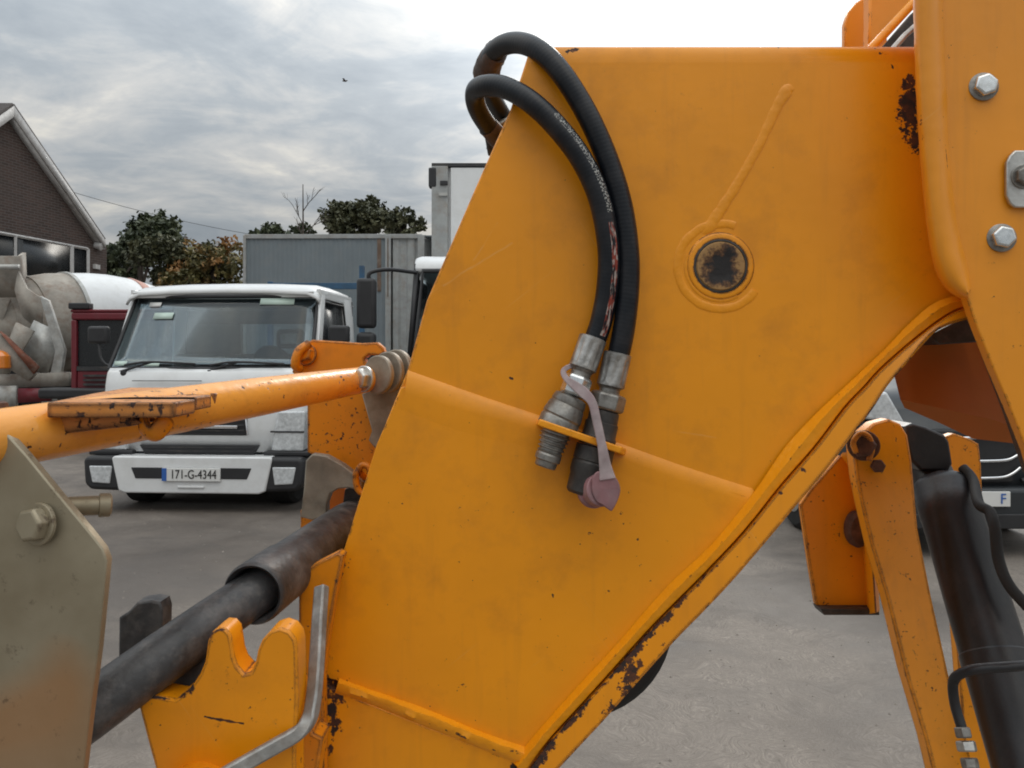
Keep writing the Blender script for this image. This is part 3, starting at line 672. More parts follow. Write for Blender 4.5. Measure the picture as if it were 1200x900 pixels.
# ------------------------------------------------------------------ cement mixer, only its rear end and drum in view
def mixer():
    t = thing('mixer_truck', (-9.9, 15.0, 0), 'dirty concrete mixer truck with white drum front and cement caked rear chute', 'mixer truck')
    s = Local(t, 0)
    def w(px, py, d_): return Vector(P(px, py, d_))-s.loc
    A = w(-32, 384, 14.4); ax = Vector((.56,.80,.10)).normalized(); ln = 4.0; ax = ax*ln; B = A+ax
    s.loc = s.loc
    def pf(l): return [(a*ln, r) for a, r in l]
    s.turn('drum_rear', A, B, pf([(.0,.38),(.02,.42),(.10,.66),(.18,.84),(.26,.95),(.34,1.0),(.42,1.0)]), M['cement'], seg=64, ang=60)
    s.turn('drum_band', A+ax*.415, B, pf([(0,1.0),(.002,1.03),(.020,1.03),(.024,1.0)]), M['grey_steel'], seg=64)
    s.turn('drum_front', A+ax*.436, B, pf([(0,1.005),(.10,1.0),(.20,.965),(.30,.89),(.40,.78),(.50,.64),(.52,.55)]), M['white'], seg=64, ang=60)
    st = s.turn('drum_stripe', A+ax*.76, B, pf([(0,.88),(.005,.885),(.08,.765),(.085,.74)]), plain('faded_red_band', (.55,.30,.24), .6, dirt=.4), seg=64, ang=60)
    for a, r0 in ((.12,.70),(.24,.93)): s.turn('drum_weld', A+ax*a, B, pf([(0,r0-.02),(.0,r0+.02),(.012,r0+.03),(.02,r0-.02)]), M['cement'], seg=48)
    # rear frame and chute
    def beam(name, pts, r, m_, flat=1): return s.tube(name, [w(*p) for p in pts], r, m_, seg=4, flat=flat)
    s.poly('hopper', [[w(-40,300,14.11),w(22,300,14.11),w(25,348,14.26),(w(-40,350,14.26))],[w(22,300,14.11),w(28,296,14.99),w(30,345,15.14),w(25,348,14.26)],[w(-40,352,14.26),w(12,352,14.26),w(-5,400,14.41),w(-40,420,14.41)]], M['cement'], th=.07)
    s.poly('hopper_lip', [[w(-40,310,14.04),w(22,310,14.04),w(22,316,14.04),w(-40,316,14.04)]], M['grey_steel'], th=.07)
    s.poly('rear_frame_plate', [[w(22,318,14.11),w(32,338,14.11),w(52,352,14.11),w(48,388,14.11),w(28,372,14.11),w(18,340,14.11)]], M['cement'], th=.06)
    s.poly('support_frame', [[w(48,347,13.82),w(58,352,13.82),w(77,410,13.82),w(72,442,13.82),w(58,448,13.82),w(66,412,13.82)]], M['grey_steel'], th=.08, bev=.01)
    s.poly('support_frame', [[w(20,378,13.82),w(40,388,13.82),w(10,438,13.82),(w(-6,440,13.82))]], M['cement'], th=.07)
    s.poly('side_sheet', [[w(40,375,13.96),w(60,385,13.96),w(66,410,13.96),w(55,440,13.96),w(30,430,13.96),w(26,405,13.96)]], M['grey_steel'], th=.02)
    s.poly('chute', [[w(-30,385,13.52),w(4,392,13.52),w(42,438,13.52),w(34,446,13.52),w(-6,420,13.52),w(-30,410,13.52)]], M['cement'], th=.10)
    s.poly('chute_flange', [[w(0,388,13.45),w(8,394,13.45),w(46,430,13.45),w(40,438,13.45)]], M['rustred'], th=.06)
    s.turn('beacon', w(0,432,13.38), w(0,410,13.38), [(0,.15),(.02,.17),(.22,.16),(.29,.10),(.32,.03)], M['amber'])
    s.poly('rear_deck', [[w(-40,440,13.82),w(84,436,13.82),w(86,452,13.82),w(-40,456,13.82)]], M['cement'], th=.25)
    s.poly('light_bar', [[w(-30,452,13.52),w(20,452,13.52),w(20,478,13.52),(w(-30,480,13.52))]], M['grey_steel'], th=.07)
    s.poly('tail_light', [[w(22,455,13.52),w(60,455,13.52),w(60,470,13.52),(w(22,472,13.52))]], M['red'], th=.06)
    for x in (-1.6, .6):
        s.wheel(x, .2, .5, .3); s.wheel(x, 1.5, .5, .3); s.wheel(x, 4.6, .5, .3)
    s.box('chassis', (-1.4,-.9,.75), (.5,5.4,1.15), M['chassis']); s.box('axle', (-1.1,.1,.42), (1.0,.3,.6), M['chassis']); s.box('axle', (-1.1,1.4,.42), (1.0,1.6,.6), M['chassis'])
    s.box('drum_cradle', (-.9,.2,1.1), (.1,.6,1.6), M['chassis']); s.box('drum_cradle', (.0,3.2,1.1), (1.2,3.6,1.9), M['chassis'])
    s.box('rear_bumper', (-1.2,-1.0,.45), (1.0,-.9,.6), M['rustred'])
    return t
mixer()
def red_cab():
    t = thing('red_lorry', (-6.55, 13.0, 0), 'dark red lorry cab between the mixer drum and the white truck', 'lorry')
    s = Local(t, 0); m_ = M['red']
    s.box('cab_body', (-.95,.14,.6), (1.2,2.4,2.26), M['interior']); s.box('roof_panel', (-.93,.0,2.26), (1.2,2.4,2.31), m_, bev=.02)
    s.box('roof_beam', (-.92,0.0,2.13), (1.2,.13,2.258), m_, bev=.03); s.box('post', (-.92,.002,.6), (-.83,.13,2.13), m_, bev=.02)
    s.box('window', (-.825,.06,1.35), (1.2,.11,2.125), M['dark_glass']); s.box('window_sill', (-.825,.01,1.27), (1.2,.13,1.345), M['chassis'])
    s.box('panel', (-.825,.03,.70), (1.2,.13,1.265), m_, bev=.01)
    for k in range(3): s.box('louvre', (-.70,-.02,1.02+k*.075), (1.15,.028,1.055+k*.075), M['chassis'])
    s.box('marker_box', (-.95,-.03,2.315), (-.60,.13,2.42), M['black_plastic'], bev=.02)
    s.box('mudguard', (-1.4,-.15,.80), (1.2,.35,.98), M['black_plastic'], bev=.05)
    s.wheel(-.8, .9, .48, .3); s.wheel(1.0, .9, .48, .3); s.box('chassis', (-.7,-.1,.5), (1.0,3.0,.72), M['chassis'])
red_cab()

# ------------------------------------------------------------------ brick building
M['fascia'] = plain('white_fascia', (.50,.49,.48), .6, var=.08, dirt=.5, dirtcol=(.20,.18,.17))
M['roof_tile'] = plain('roof_tile', (.055,.045,.042), .8, var=.3)
def house():
    t = thing('brick_building', (-13.25, 20.3, 0), 'dark brown brick building with white barge boards and a band of white framed windows', 'building')
    s = Local(t, 0)
    y0, ya, y1 = -3.5, 0.0, 3.5; za, ze = 8.0, 4.95; slx = .24
    def x_(y): return -.15+slx*y
    br = brick()
    s.poly('wall', [[(x_(y0), y0, 0), (x_(y1), y1, 0), (x_(y1), y1, ze), (x_(ya), ya, za), (x_(y0), y0, ze)]], br, th=.0)
    s.poly('wall', [[(x_(y1), y1, 0), (x_(y1)-10, y1+1.6, 0), (x_(y1)-10, y1+1.6, ze), (x_(y1), y1, ze)]], br)
    ov = .22
    def slope(name, ya_, za_, yb, zb, mat, th, x0, x1):
        s.poly(name, [[(x_(ya_)+x0, ya_, za_), (x_(yb)+x0, yb, zb), (x_(yb)+x1, yb, zb), (x_(ya_)+x1, ya_, za_)]], mat, th=th)
    ye = y1-.35; zee = 4.93; yf = y0+.35
    slope('roof', 0, za+.20, ye, zee+.20, M['roof_tile'], .10, ov, -10); slope('roof', 0, za+.20, yf, zee+.20, M['roof_tile'], .10, ov, -10)
    for yy in (ye, yf):
        s.poly('barge_board', [[(x_(0)+ov, 0, za+.17), (x_(yy)+ov, yy, zee+.17), (x_(yy)+ov, yy, zee-.08), (x_(0)+ov, 0, za-.12)]], M['fascia'], th=.05)
        s.poly('soffit', [[(x_(0)+ov-.02, 0, za-.09), (x_(yy)+ov-.02, yy, zee-.05), (x_(yy)-.02, yy, zee-.05), (x_(0)-.02, 0, za-.09)]], M['fascia'], th=.03)
    s.poly('fascia_end', [[(x_(ye)+ov, ye, zee+.17), (x_(ye)-10, ye, zee+.17), (x_(ye)-10, ye, zee-.1), (x_(ye)+ov, ye, zee-.1)]], M['fascia'], th=.04)
    # window band
    zt, zb = 4.78, 3.55
    wf = s.poly('window', [[(x_(-.3)+.015, -.3, zb), (x_(2.7)+.015, 2.7, zb), (x_(2.7)+.015, 2.7, zt), (x_(-.3)+.015, -.3, zt)]], M['dark_glass'], th=.02)
    def fr(ya_, za_, yb, zb_, r_=.045): s.tube('frame', [(x_(ya_)+.05, ya_, za_), (x_(yb)+.05, yb, zb_)], r_, M['fascia'], wf, seg=4)
    fr(-.3, zt, 2.7, zt); fr(-.3, zb, 2.7, zb)
    for y, r_ in ((-.3,.05),(.25,.05),(2.1,.07),(2.7,.06)): fr(y, zb, y, zt, r_)
    s.box('blind', (-.02,.3,3.6), (.0,1.9,4.7), M['interior'], wf)
    s.turn('wall_lamp', (x_(3.05)+.0,3.05,4.95), (x_(3.05)+.2,3.05,4.9), [(0,.10),(.2,.12),(.22,.05)], M['fascia'])
    s.box('vent_box', (x_(3.0)-.02,2.95,4.22), (x_(3.0)+.08,3.2,4.36), M['fascia'])
house()

# ------------------------------------------------------------------ trees
def tree(px, depth, ytop, wpx, hpx, mat, label, seed, leaf=.22, n=2600, trunk_px=None, gaps=.0, group=None, name='tree', tones=(0, 1), lobes=7, base_y=None):
    rnd = random.Random(seed); k = depth/F
    X0 = (px-600)*k; top = EYE+(HZ-ytop)*k; ch = hpx*k; cw = wpx*k/2; zc = top-ch/2
    t = thing(name, (X0, depth, 0), label, 'tree', group)
    # trunk and limbs
    bm = bmesh.new()
    def branch(a, b, r0, r1, mid=None):
        pts = [a, a.lerp(b, .5)+Vector((rnd.uniform(-1, 1), rnd.uniform(-1, 1), 0))*(b-a).length*.06, b]
        tube_bm(bm, catmull(pts, 3), [r0+(r1-r0)*i/6 for i in range(7)], 7)
    tp = Vector((X0+rnd.uniform(-.3, .3), depth, zc+ch*.15)); branch(Vector((X0, depth, 0)), tp, top*.030, top*.012)
    lob = []
    for i in range(lobes):
        a = rnd.uniform(0, 6.28); rr_ = rnd.uniform(.25, .72); zz_ = rnd.uniform(-.36, .36)
        c = Vector((X0+math.cos(a)*rr_*cw, depth+math.sin(a)*rr_*cw*.8, zc+zz_*ch)); lob.append((c, rnd.uniform(.30, .48)*min(cw*1.1, ch*.72)))
        branch(Vector((X0, depth, max(.8, zc-ch*.45))).lerp(tp, rnd.uniform(.2, .9)), c, top*.010, top*.003)
    lob.append((Vector((X0, depth, zc+ch*.18)), .42*min(cw*1.2, ch*.8)))
    trunk = link('trunk', bm, M['bark'], t, ang=60)
    verts, faces, tone = [], [], []
    for c, r_ in lob:
        cl = [(c+Vector((rnd.gauss(0, 1), rnd.gauss(0, 1), rnd.gauss(0, .85))).normalized()*r_*rnd.uniform(.55, 1.05), rnd.uniform(*tones)) for _ in range(34)]
        for cc_, tn_ in cl:
            if rnd.random() < gaps: continue
            for _ in range(max(3, n//(len(lob)*34))):
                p = cc_+Vector((rnd.gauss(0, 1), rnd.gauss(0, 1), rnd.gauss(0, .8)))*r_*.15
                u = Vector((rnd.gauss(0, 1), rnd.gauss(0, 1), rnd.gauss(0, 1))).normalized(); v = u.orthogonal().normalized(); v = (Matrix.Rotation(rnd.uniform(0, 6.28), 3, u) @ v)
                w_ = u.cross(v); l_ = leaf*rnd.uniform(.6, 1.3); i0 = len(verts)
                verts += [p-v*l_*.5, p+w_*l_*.28, p+v*l_*.5, p-w_*l_*.28+u*l_*.1]; faces.append((i0, i0+1, i0+2, i0+3)); tone.append(min(1, max(0, tn_+rnd.uniform(-.15, .15))))
    me = bpy.data.meshes.new('crown'); me.from_pydata([tuple(v) for v in verts], [], faces); me.materials.append(mat)
    at_ = me.attributes.new('tone', 'FLOAT', 'FACE'); at_.data.foreach_set('value', tone)
    o = bpy.data.objects.new('crown', me); COL.objects.link(o); attach(o, t)
    return t
GR = leafmat('dark_green_leaves', (.022,.034,.014), (.080,.095,.042)); OR = leafmat('autumn_leaves', (.055,.058,.018), (.16,.135,.04), (.30,.145,.04)); OL = leafmat('olive_leaves', (.035,.042,.018), (.12,.12,.060))
tree(168, 34, 246, 96, 110, GR, 'dark green tree with sky showing through, beside the brick building', 3, .24, 8000, gaps=.10)
tree(136, 36, 276, 60, 90, GR, 'dark tree just showing beyond the eave of the building', 13, .34, 2600)
tree(190, 27, 278, 92, 100, OL, 'rounded olive green tree just above the white truck roof', 5, .17, 9000, lobes=11)
tree(242, 26, 268, 100, 110, OR, 'autumn tree turning orange, against the left end of the container', 6, .17, 9000, lobes=11)
tree(317, 46, 258, 50, 50, GR, 'small dark round tree top showing above the container roof', 8, .36, 1500)
tree(392, 44, 232, 62, 66, OL, 'left olive green tree above the container roof', 9, .27, 6000, lobes=8)
tree(432, 44, 228, 62, 70, OL, 'middle and tallest olive green tree above the container roof', 10, .27, 6000, lobes=8)
tree(474, 42, 230, 52, 80, OL, 'airy olive tree beside the white lorry body', 11, .27, 4500, gaps=.3)
tree(345, 45, 264, 40, 40, GR, 'low dark tree top between the small tree and the olive trees', 12, .34, 1200)
# bare birch
def bare_tree():
    t = thing('bare_tree', (-10.8, 39, 0), 'thin almost leafless tree standing above the container roof', 'tree'); rnd = random.Random(4)
    bm = bmesh.new(); top = P(355, 216, 39)
    tk = catmull([Vector((-10.55,39,0)), Vector((-10.6,39.1,4)), Vector((-10.6,39,7)), top], 5)
    tube_bm(bm, tk, [.13-.11*i/(len(tk)-1) for i in range(len(tk))], 6)
    def tw(a, dr, ln, r, dep):
        b = a+dr*ln; mid = a.lerp(b, .5)+Vector((rnd.uniform(-1,1), rnd.uniform(-1,1), .5))*ln*.08
        tube_bm(bm, [a, mid, b], [r, r*.75, r*.5], 4)
        if dep:
            for _ in range(4):
                q = a.lerp(b, rnd.uniform(.35, 1)); d2 = (dr+Vector((rnd.uniform(-.8,.8), rnd.uniform(-.8,.8), rnd.uniform(-.2,.7)))).normalized(); tw(q, d2, ln*.5, r*.5, dep-1)
    for i in range(13):
        q = tk[5+int(i*(len(tk)-7)/13)]; a = rnd.uniform(0, 6.28); tw(q, Vector((math.cos(a)*.8, math.sin(a)*.8, .9)).normalized(), rnd.uniform(.7, 1.2), .03, 2)
    link('trunk', bm, M['bark'], t)
bare_tree()
# hedge mass far behind so the yard ends in greenery
def hedge():
    rnd = random.Random(21); verts = []; faces = []; tone = []
    for i in range(26000):
        x = rnd.uniform(-45, 45); y = 52+rnd.gauss(0, .8); h = 3.2+1.0*mnoise.noise(Vector((x*.15, 0, 0)))+.5*mnoise.noise(Vector((x*.7, 3, 0))); z = h*rnd.random()**.6
        p = Vector((x, y, z)); u = Vector((rnd.gauss(0,1), rnd.gauss(0,1), rnd.gauss(0,1))).normalized(); v = u.orthogonal().normalized(); w_ = u.cross(v); l_ = rnd.uniform(.3, .6); i0 = len(verts)
        verts += [p-v*l_*.5, p+w_*l_*.3, p+v*l_*.5, p-w_*l_*.3]; faces.append((i0,i0+1,i0+2,i0+3)); tone.append(rnd.random())
    me = bpy.data.meshes.new('hedge'); me.from_pydata([tuple(v) for v in verts], [], faces); me.materials.append(GR); a = me.attributes.new('tone', 'FLOAT', 'FACE'); a.data.foreach_set('value', tone)
    o = bpy.data.objects.new('far_hedge', me); COL.objects.link(o); tag(o, 'long mass of dark green hedge beyond the yard', 'hedge', kind='stuff')
hedge()
# telephone wire on its poles
def wire():
    pl_ = []
    for x, y, h, lab in ((-30.5, 38, 13.0, 'wooden pole out of view behind the brick building'), (-13.2, 52, 9.2, 'wooden pole hidden behind the container')):
        pass
    A, B = P(-60, 176, 36), P(345, 282, 44); pts = [A.lerp(B, i/24)+Vector((0, 0, -.55*4*(i/24)*(1-i/24))) for i in range(25)]
    o = tube('overhead_wire', pts, .013, M['chassis'], None, seg=6); tag(o, 'thin dark telephone wire sloping across the sky above the dark tree', 'wire')
    for p, lab in ((A, 'wooden telephone pole behind the brick building'), (B, 'wooden telephone pole behind the grey container')):
        b = turned('telephone_pole', Vector((p.x, p.y+.12, 0)), Vector((p.x, p.y+.12, p.z+.3)), [(0,.14),(p.z+.3,.10)], M['bark'], seg=12); tag(b, lab, 'pole')
wire()
# bird
def bird():
    c = P(404, 95, 30); bm = bmesh.new()
    tube_bm(bm, [c+Vector((-.10,0,0)), c+Vector((-.05,0,.01)), c+Vector((.04,0,.0)), c+Vector((.09,0,.02)), c+Vector((.12,0,.02))], [.008,.03,.034,.02,.004], 8)
    for sg in (-1, 1):
        a = [bm.verts.new(c+Vector(v)) for v in ((-.03,0,.01),(.04,0,.01),(.0,sg*.12,.07),(-.06,sg*.2,.03))]; bm.faces.new(a)
    tag(link('bird', bm, M['bark'], None), 'tiny dark bird in flight high in the cloudy sky', 'bird')
bird()

def grit():
    rnd = random.Random(31); bm = bmesh.new()
    for i in range(900):
        y = rnd.uniform(1.7, 9.5); x = rnd.uniform(-.72, .72)*y*1.0; r_ = rnd.uniform(.002, .007)*(1+y*.12)
        vs = [bm.verts.new((x+r_*a*rnd.uniform(.6,1.2), y+r_*b*rnd.uniform(.6,1.2), max(0, r_*c*rnd.uniform(.5,.9)))) for a, b, c in ((1,0,0),(0,1,0),(-1,0,0),(0,-1,0),(0,0,1))]
        for a, b in ((0,1),(1,2),(2,3),(3,0)): bm.faces.new((vs[a], vs[b], vs[4]))
    o = link('grit', bm, plain('grit_stone', (.20,.175,.15), .9, var=.5, scale=3), None, smooth=False)
    tag(o, 'loose grit and tiny stones scattered on the concrete yard', 'grit', kind='stuff')
grit()
# ------------------------------------------------------------------ the loader in the foreground
YEL = (.66, .255, .004)
PA = {}
PA['nose'] = paint('boom_paint', edge=.75, speck=.10, grime=.8, scratch=[((520,335,.8),(600,284,.8),1.6), ((556,305,.8),(582,262,.8),1.1), ((790,505,.8),(838,512,.8),1.2), ((760,690,.8),(790,640,.8),.9), ((1000,230,.8),(1010,280,.8),.9)], wear=[
    ((388,775,.8),(396,800,.8),7), ((376,800,.8),(392,815,.8),12), ((392,838,.8),(388,870,.8),5), ((400,660,.8),(396,690,.8),6), ((408,655,.8),(410,672,.8),3),
    ((425,857,.8),(427,861,.8),3), ((663,60,.8),(676,57,.8),2.5), ((497,570,.8),(497,571,.8),1.6), ((448,590,.8),(450,591,.8),1.8), ((527,662,.8),(526,660,.8),1.4),
    ((598,443,.8),(601,444,.8),1.2), ((733,636,.8),(734,637,.8),1.2), ((540,895,.8),(545,899,.8),2), ((1062,118,.8),(1068,150,.8),12), ((1066,95,.8),(1074,172,.8),8), ((1032,62,.8),(1040,64,.8),1.6), ((1045,76,.8),(1047,80,.8),1.6)])
PA['weld'] = paint('weld_paint', grime=.8, bump=.5, bscale=160)
PA['lower'] = paint('lower_face_paint', edge=.55, speck=.18, grime=.8, scratch=[((470,500,.79),(484,510,.79),1.4), ((548,700,.79),(560,742,.79),.9), ((650,640,.79),(655,690,.79),.8), ((700,770,.79),(735,735,.79),1.0)], wear=[
    ((388,775,.79),(397,800,.79),6), ((376,805,.79),(394,812,.79),12), ((386,830,.79),(392,850,.79),7), ((390,850,.79),(386,885,.79),3), ((401,665,.79),(386,700,.79),5), ((408,650,.79),(409,668,.79),3),
    ((424,857,.79),(427,861,.79),3), ((497,570,.79),(497,571,.79),1.6), ((448,590,.79),(450,591,.79),1.8), ((523,597,.79),(523,597.5,.79),1.2), ((527,660,.79),(526,664,.79),1.4), ((733,636,.79),(734,637,.79),1.2),
    ((603,898,.79),(618,880,.79),4), ((610,874,.79),(624,878,.79),3)])
PA['flange'] = paint('flange_paint', (.86,.305,.003), edge=.9, speck=.25, edge_r=.004, wear=[
    ((616,906,.782),(645,868,.782),6), ((645,868,.782),(677,833,.782),4.5), ((677,833,.782),(706,801,.782),4.5), ((706,801,.782),(758,742,.782),6), ((758,742,.782),(797,702,.782),4.5), ((797,702,.782),(824,675,.782),4), ((824,676,.782),(852,646,.782),2),
    ((742,784,.78),(728,812,.78),8), ((748,778,.78),(742,800,.78),4), ((722,808,.78),(714,828,.78),5), ((700,842,.78),(713,824,.78),2), ((780,752,.78),(768,762,.78),1.5), ((838,662,.78),(840,663,.78),1.8), ((882,612,.78),(884,613,.78),1.8), ((914,577,.78),(916,578,.78),2.2), ((941,551,.78),(944,553,.78),2.2),
    ((660,893,.78),(713,836,.78),1.6), ((790,752,.78),(860,680,.78),1.8), ((1002,505,.78),(1062,425,.78),1.6), ((1064,424,.78),(1100,387,.78),2.4)])
PA['strip'] = paint('weld_strip_paint', (.88,.330,.004), edge=.25, speck=.12, bump=.8, bscale=140, wear=[
    ((413,812,.785),(470,838,.785),1.5), ((470,838,.785),(535,862,.785),1.9), ((535,862,.785),(600,890,.785),2.3), ((486,830,.785),(510,842,.785),1.3), ((590,872,.785),(606,884,.785),3.5), ((600,885,.785),(625,870,.785),2.4)])
PA['outer'] = paint('outer_boom_paint', (.84,.300,.006), edge=.55, speck=.08, fade=.05, wear=[
    ((1070,60,.74),(1078,170,.74),2.0), ((1113,200,.74),(1114,202,.74),1.6), ((1168,402,.74),(1174,412,.74),.9), ((1174,412,.74),(1166,424,.74),.9), ((1107,170,.74),(1112,200,.74),.8)])
PA['worn'] = paint('worn_carriage_paint', (.78,.255,.004), edge=1.15, speck=.75, grime=1.3, edge_r=.005)
PA['tube'] = paint('worn_tube_paint', (.84,.33,.02), edge=1.1, speck=.72, grime=1.8, rough=.24, fade=.18, bump=.7, spec=.6)
PA['notch'] = paint('notched_plate_paint', (.86,.305,.003), edge=1.2, speck=.45, grime=.6, edge_r=.003, wear=[((205,815,.62),(225,808,.62),5), ((240,840,.62),(285,848,.62),1.0), ((243,745,.62),(262,735,.62),2.5), ((275,745,.62),(262,733,.62),2.0), ((180,817,.62),(205,818,.62),2)])
PA['tray'] = paint('rusty_tray_paint', (.62,.22,.03), edge=1.4, speck=1.1, grime=2.5, edge_r=.008, rough=.4, fade=.1, bump=.7, spec=.5)
PA['link'] = paint('link_arm_paint', (.86,.305,.003), edge=1.15, speck=.5, grime=.5, edge_r=.005, wear=[((1108,535,1.12),(1120,545,1.12),1)])
PA['inner'] = paint('inner_boom_shade_paint', (.45,.13,.012), speck=.05, grime=1.2, rough=.5)  # boom orange browned so the colour carries the shade inside the gaps
M['hose_black'] = None
def hosemat(name, marks, band=(.55,.66), red=False):
    m, nt, b = newmat(name); uv = N(nt, 'ShaderNodeUVMap').outputs[0]; pos = N(nt, 'ShaderNodeTexCoord').outputs['Object']
    s = N(nt, 'ShaderNodeSeparateXYZ'); L(nt, uv, s.inputs[0])
    n = NOISE(nt, pos, 35, 5, .6)
    c = MIX(nt, RAMP(nt, n, [(.45, 0.), (.75, 1.)]), (.007,.009,.013), (.026,.026,.029))
    if marks:
        v0, v1, v2, v3 = marks
        inb = MATH(nt, 'MULTIPLY', MATH(nt, 'GREATER_THAN', s.outputs[0], band[0]), MATH(nt, 'LESS_THAN', s.outputs[0], band[1]))
        dash = NOISE(nt, VM(nt, 'MULTIPLY', uv, (38, 520, 0)), 1, 1, .5)
        a = MATH(nt, 'MULTIPLY', MATH(nt, 'GREATER_THAN', dash, .53), MATH(nt, 'MULTIPLY', MATH(nt, 'GREATER_THAN', s.outputs[1], v0), MATH(nt, 'LESS_THAN', s.outputs[1], v1)))
        c = MIX(nt, MATH(nt, 'MULTIPLY', MATH(nt, 'MULTIPLY', a, inb), .75), c, (.45,.45,.42))
        smear = NOISE(nt, VM(nt, 'MULTIPLY', uv, (26, 60, 0)), 1, 3, .6)
        i2 = MATH(nt, 'MULTIPLY', MATH(nt, 'GREATER_THAN', s.outputs[1], v2), MATH(nt, 'LESS_THAN', s.outputs[1], v3))
        b2 = MATH(nt, 'MULTIPLY', MATH(nt, 'GREATER_THAN', s.outputs[0], band[0]+.02), MATH(nt, 'LESS_THAN', s.outputs[0], band[1]+.02))
        r = MATH(nt, 'MULTIPLY', MATH(nt, 'MULTIPLY', i2, b2), RAMP(nt, smear, [(.42, 0.), (.52, 1.)]))
        c = MIX(nt, MATH(nt, 'MULTIPLY', r, .85), c, MIX(nt, RAMP(nt, NOISE(nt, VM(nt, 'MULTIPLY', uv, (30, 90, 3)), 1, 2), [(.5, 0.), (.56, 1.)]), (.30,.05,.03), (.50,.42,.38)))
    L(nt, c, b.inputs['Base Color']); b.inputs['Roughness'].default_value = .36; b.inputs['Specular IOR Level'].default_value = .35
    wv = MATH(nt, 'SINE', MATH(nt, 'MULTIPLY', MATH(nt, 'ADD', s.outputs[1], MATH(nt, 'MULTIPLY', s.outputs[0], .004)), 1500))
    bp = N(nt, 'ShaderNodeBump'); bp.inputs['Strength'].default_value = .18; bp.inputs['Distance'].default_value = .0006
    L(nt, MATH(nt, 'ADD', MATH(nt, 'MULTIPLY', wv, .25), n), bp.inputs['Height']); L(nt, bp.outputs[0], b.inputs['Normal'])
    return m
M['cyl'] = plain('cylinder_black', (.016,.016,.018), .40, var=.3, scale=14, dirt=.6, dirtcol=(.055,.040,.038), bump=.25)
M['shaft'] = plain('shaft_black', (.045,.045,.047), .46, var=.45, scale=45, dirt=.9, dirtcol=(.15,.135,.125), bump=.9, bscale=120)
M['galv'] = plain('galvanised', (.30,.27,.22), .55, metal=.35, var=.3, scale=25, dirt=.8, dirtcol=(.15,.11,.07), bump=.3)
def passivated():
    m, nt, b = newmat('passivated_zinc'); pos = N(nt, 'ShaderNodeTexCoord').outputs['Object']
    n = NOISE(nt, pos, 9, 4, .6); n2 = NOISE(nt, pos, 60, 5, .7); n3 = NOISE(nt, pos, 5, 2, .5, .6)
    c = MIX(nt, RAMP(nt, n, [(.35, 0.), (.65, 1.)]), (.26,.218,.145), (.365,.32,.23))
    c = MIX(nt, RAMP(nt, n3, [(.5, 0.), (.64, .75)]), c, (.40,.21,.09))  # orange reflection put into the zinc colour as soft blotches
    c = MIX(nt, RAMP(nt, n2, [(.60, 0.), (.72, .8)]), c, (.08,.05,.03))
    L(nt, c, b.inputs['Base Color']); b.inputs['Metallic'].default_value = .45
    L(nt, RAMP(nt, n2, [(.3, .40), (.7, .58)]), b.inputs['Roughness'])
    bp = N(nt, 'ShaderNodeBump'); bp.inputs['Strength'].default_value = .2; bp.inputs['Distance'].default_value = .0008; L(nt, n2, bp.inputs['Height']); L(nt, bp.outputs[0], b.inputs['Normal'])
    return m
M['passiv'] = passivated()
M['strap'] = plain('faded_grey_strap', (.36,.29,.29), .65, var=.25, scale=60, dirt=.5, dirtcol=(.30,.18,.20), bump=.3)
M['cap'] = plain('faded_pink_rubber', (.27,.135,.145), .6, var=.2, scale=50, dirt=.5, dirtcol=(.26,.22,.22), bump=.3)
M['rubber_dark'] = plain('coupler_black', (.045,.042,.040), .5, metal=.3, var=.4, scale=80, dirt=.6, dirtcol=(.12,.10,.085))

T = thing('telehandler', (0, .95, 0), 'orange telehandler boom head with worn paint, hydraulic hoses and steel linkage filling the foreground', 'telehandler')

# --- boom nose box
NOSE = [(622,53),(1160,53),(1160,366),(1140,370),(1100,386),(1064,424),(1040,452),(1002,506),(930,596),(857,682),(787,755),(713,838),(660,895),(570,985),(330,985),(352,930),(372,860),(378,800),(386,700),(410,622),(441,522),(478,432),(500,352),(556,222),(572,186),(598,128)]
nose = plate('boom_nose', NOSE, .80, .26, PA['nose'], T, bevel=.0025, big={0: .018}, ang=60)
tag(nose, 'large flat orange side of the boom nose')
# lower face, welded on proud of the upper face
LOW = [(480,452),(530,470),(632,505),(728,537),(800,556),(880,583),(864,610),(831,648),(783,693),(729,756),(693,795),(663,828),(634,862),(614,880),(590,872),(500,838),(400,800),(372,790),(386,700),(410,622),(441,522),(470,454)]
low = plate('lower_face_plate', LOW, .7955, .006, PA['lower'], T, bevel=.001)
# weld strip across the bend
loft('bend_weld', [[(478,433,.8005),(560,462,.8005),(632,486,.8005),(730,520,.8005),(800,545,.8005),(880,571,.8005)],
                   [(477,441,.7952),(560,470,.7946),(632,494,.7946),(730,528,.7951),(800,554,.7956),(890,582,.796)],
                   [(474,461,.7942),(550,484,.7942),(632,506,.7942),(730,539,.7947),(800,565,.7949),(890,594,.795)],
                   [(464,482,.7957),(550,512,.7957),(632,530,.7957),(730,559,.7957),(800,583,.7957),(890,612,.7957)]], PA['nose'], T, n=120, jitter=.0002, sub=6, ang=80)
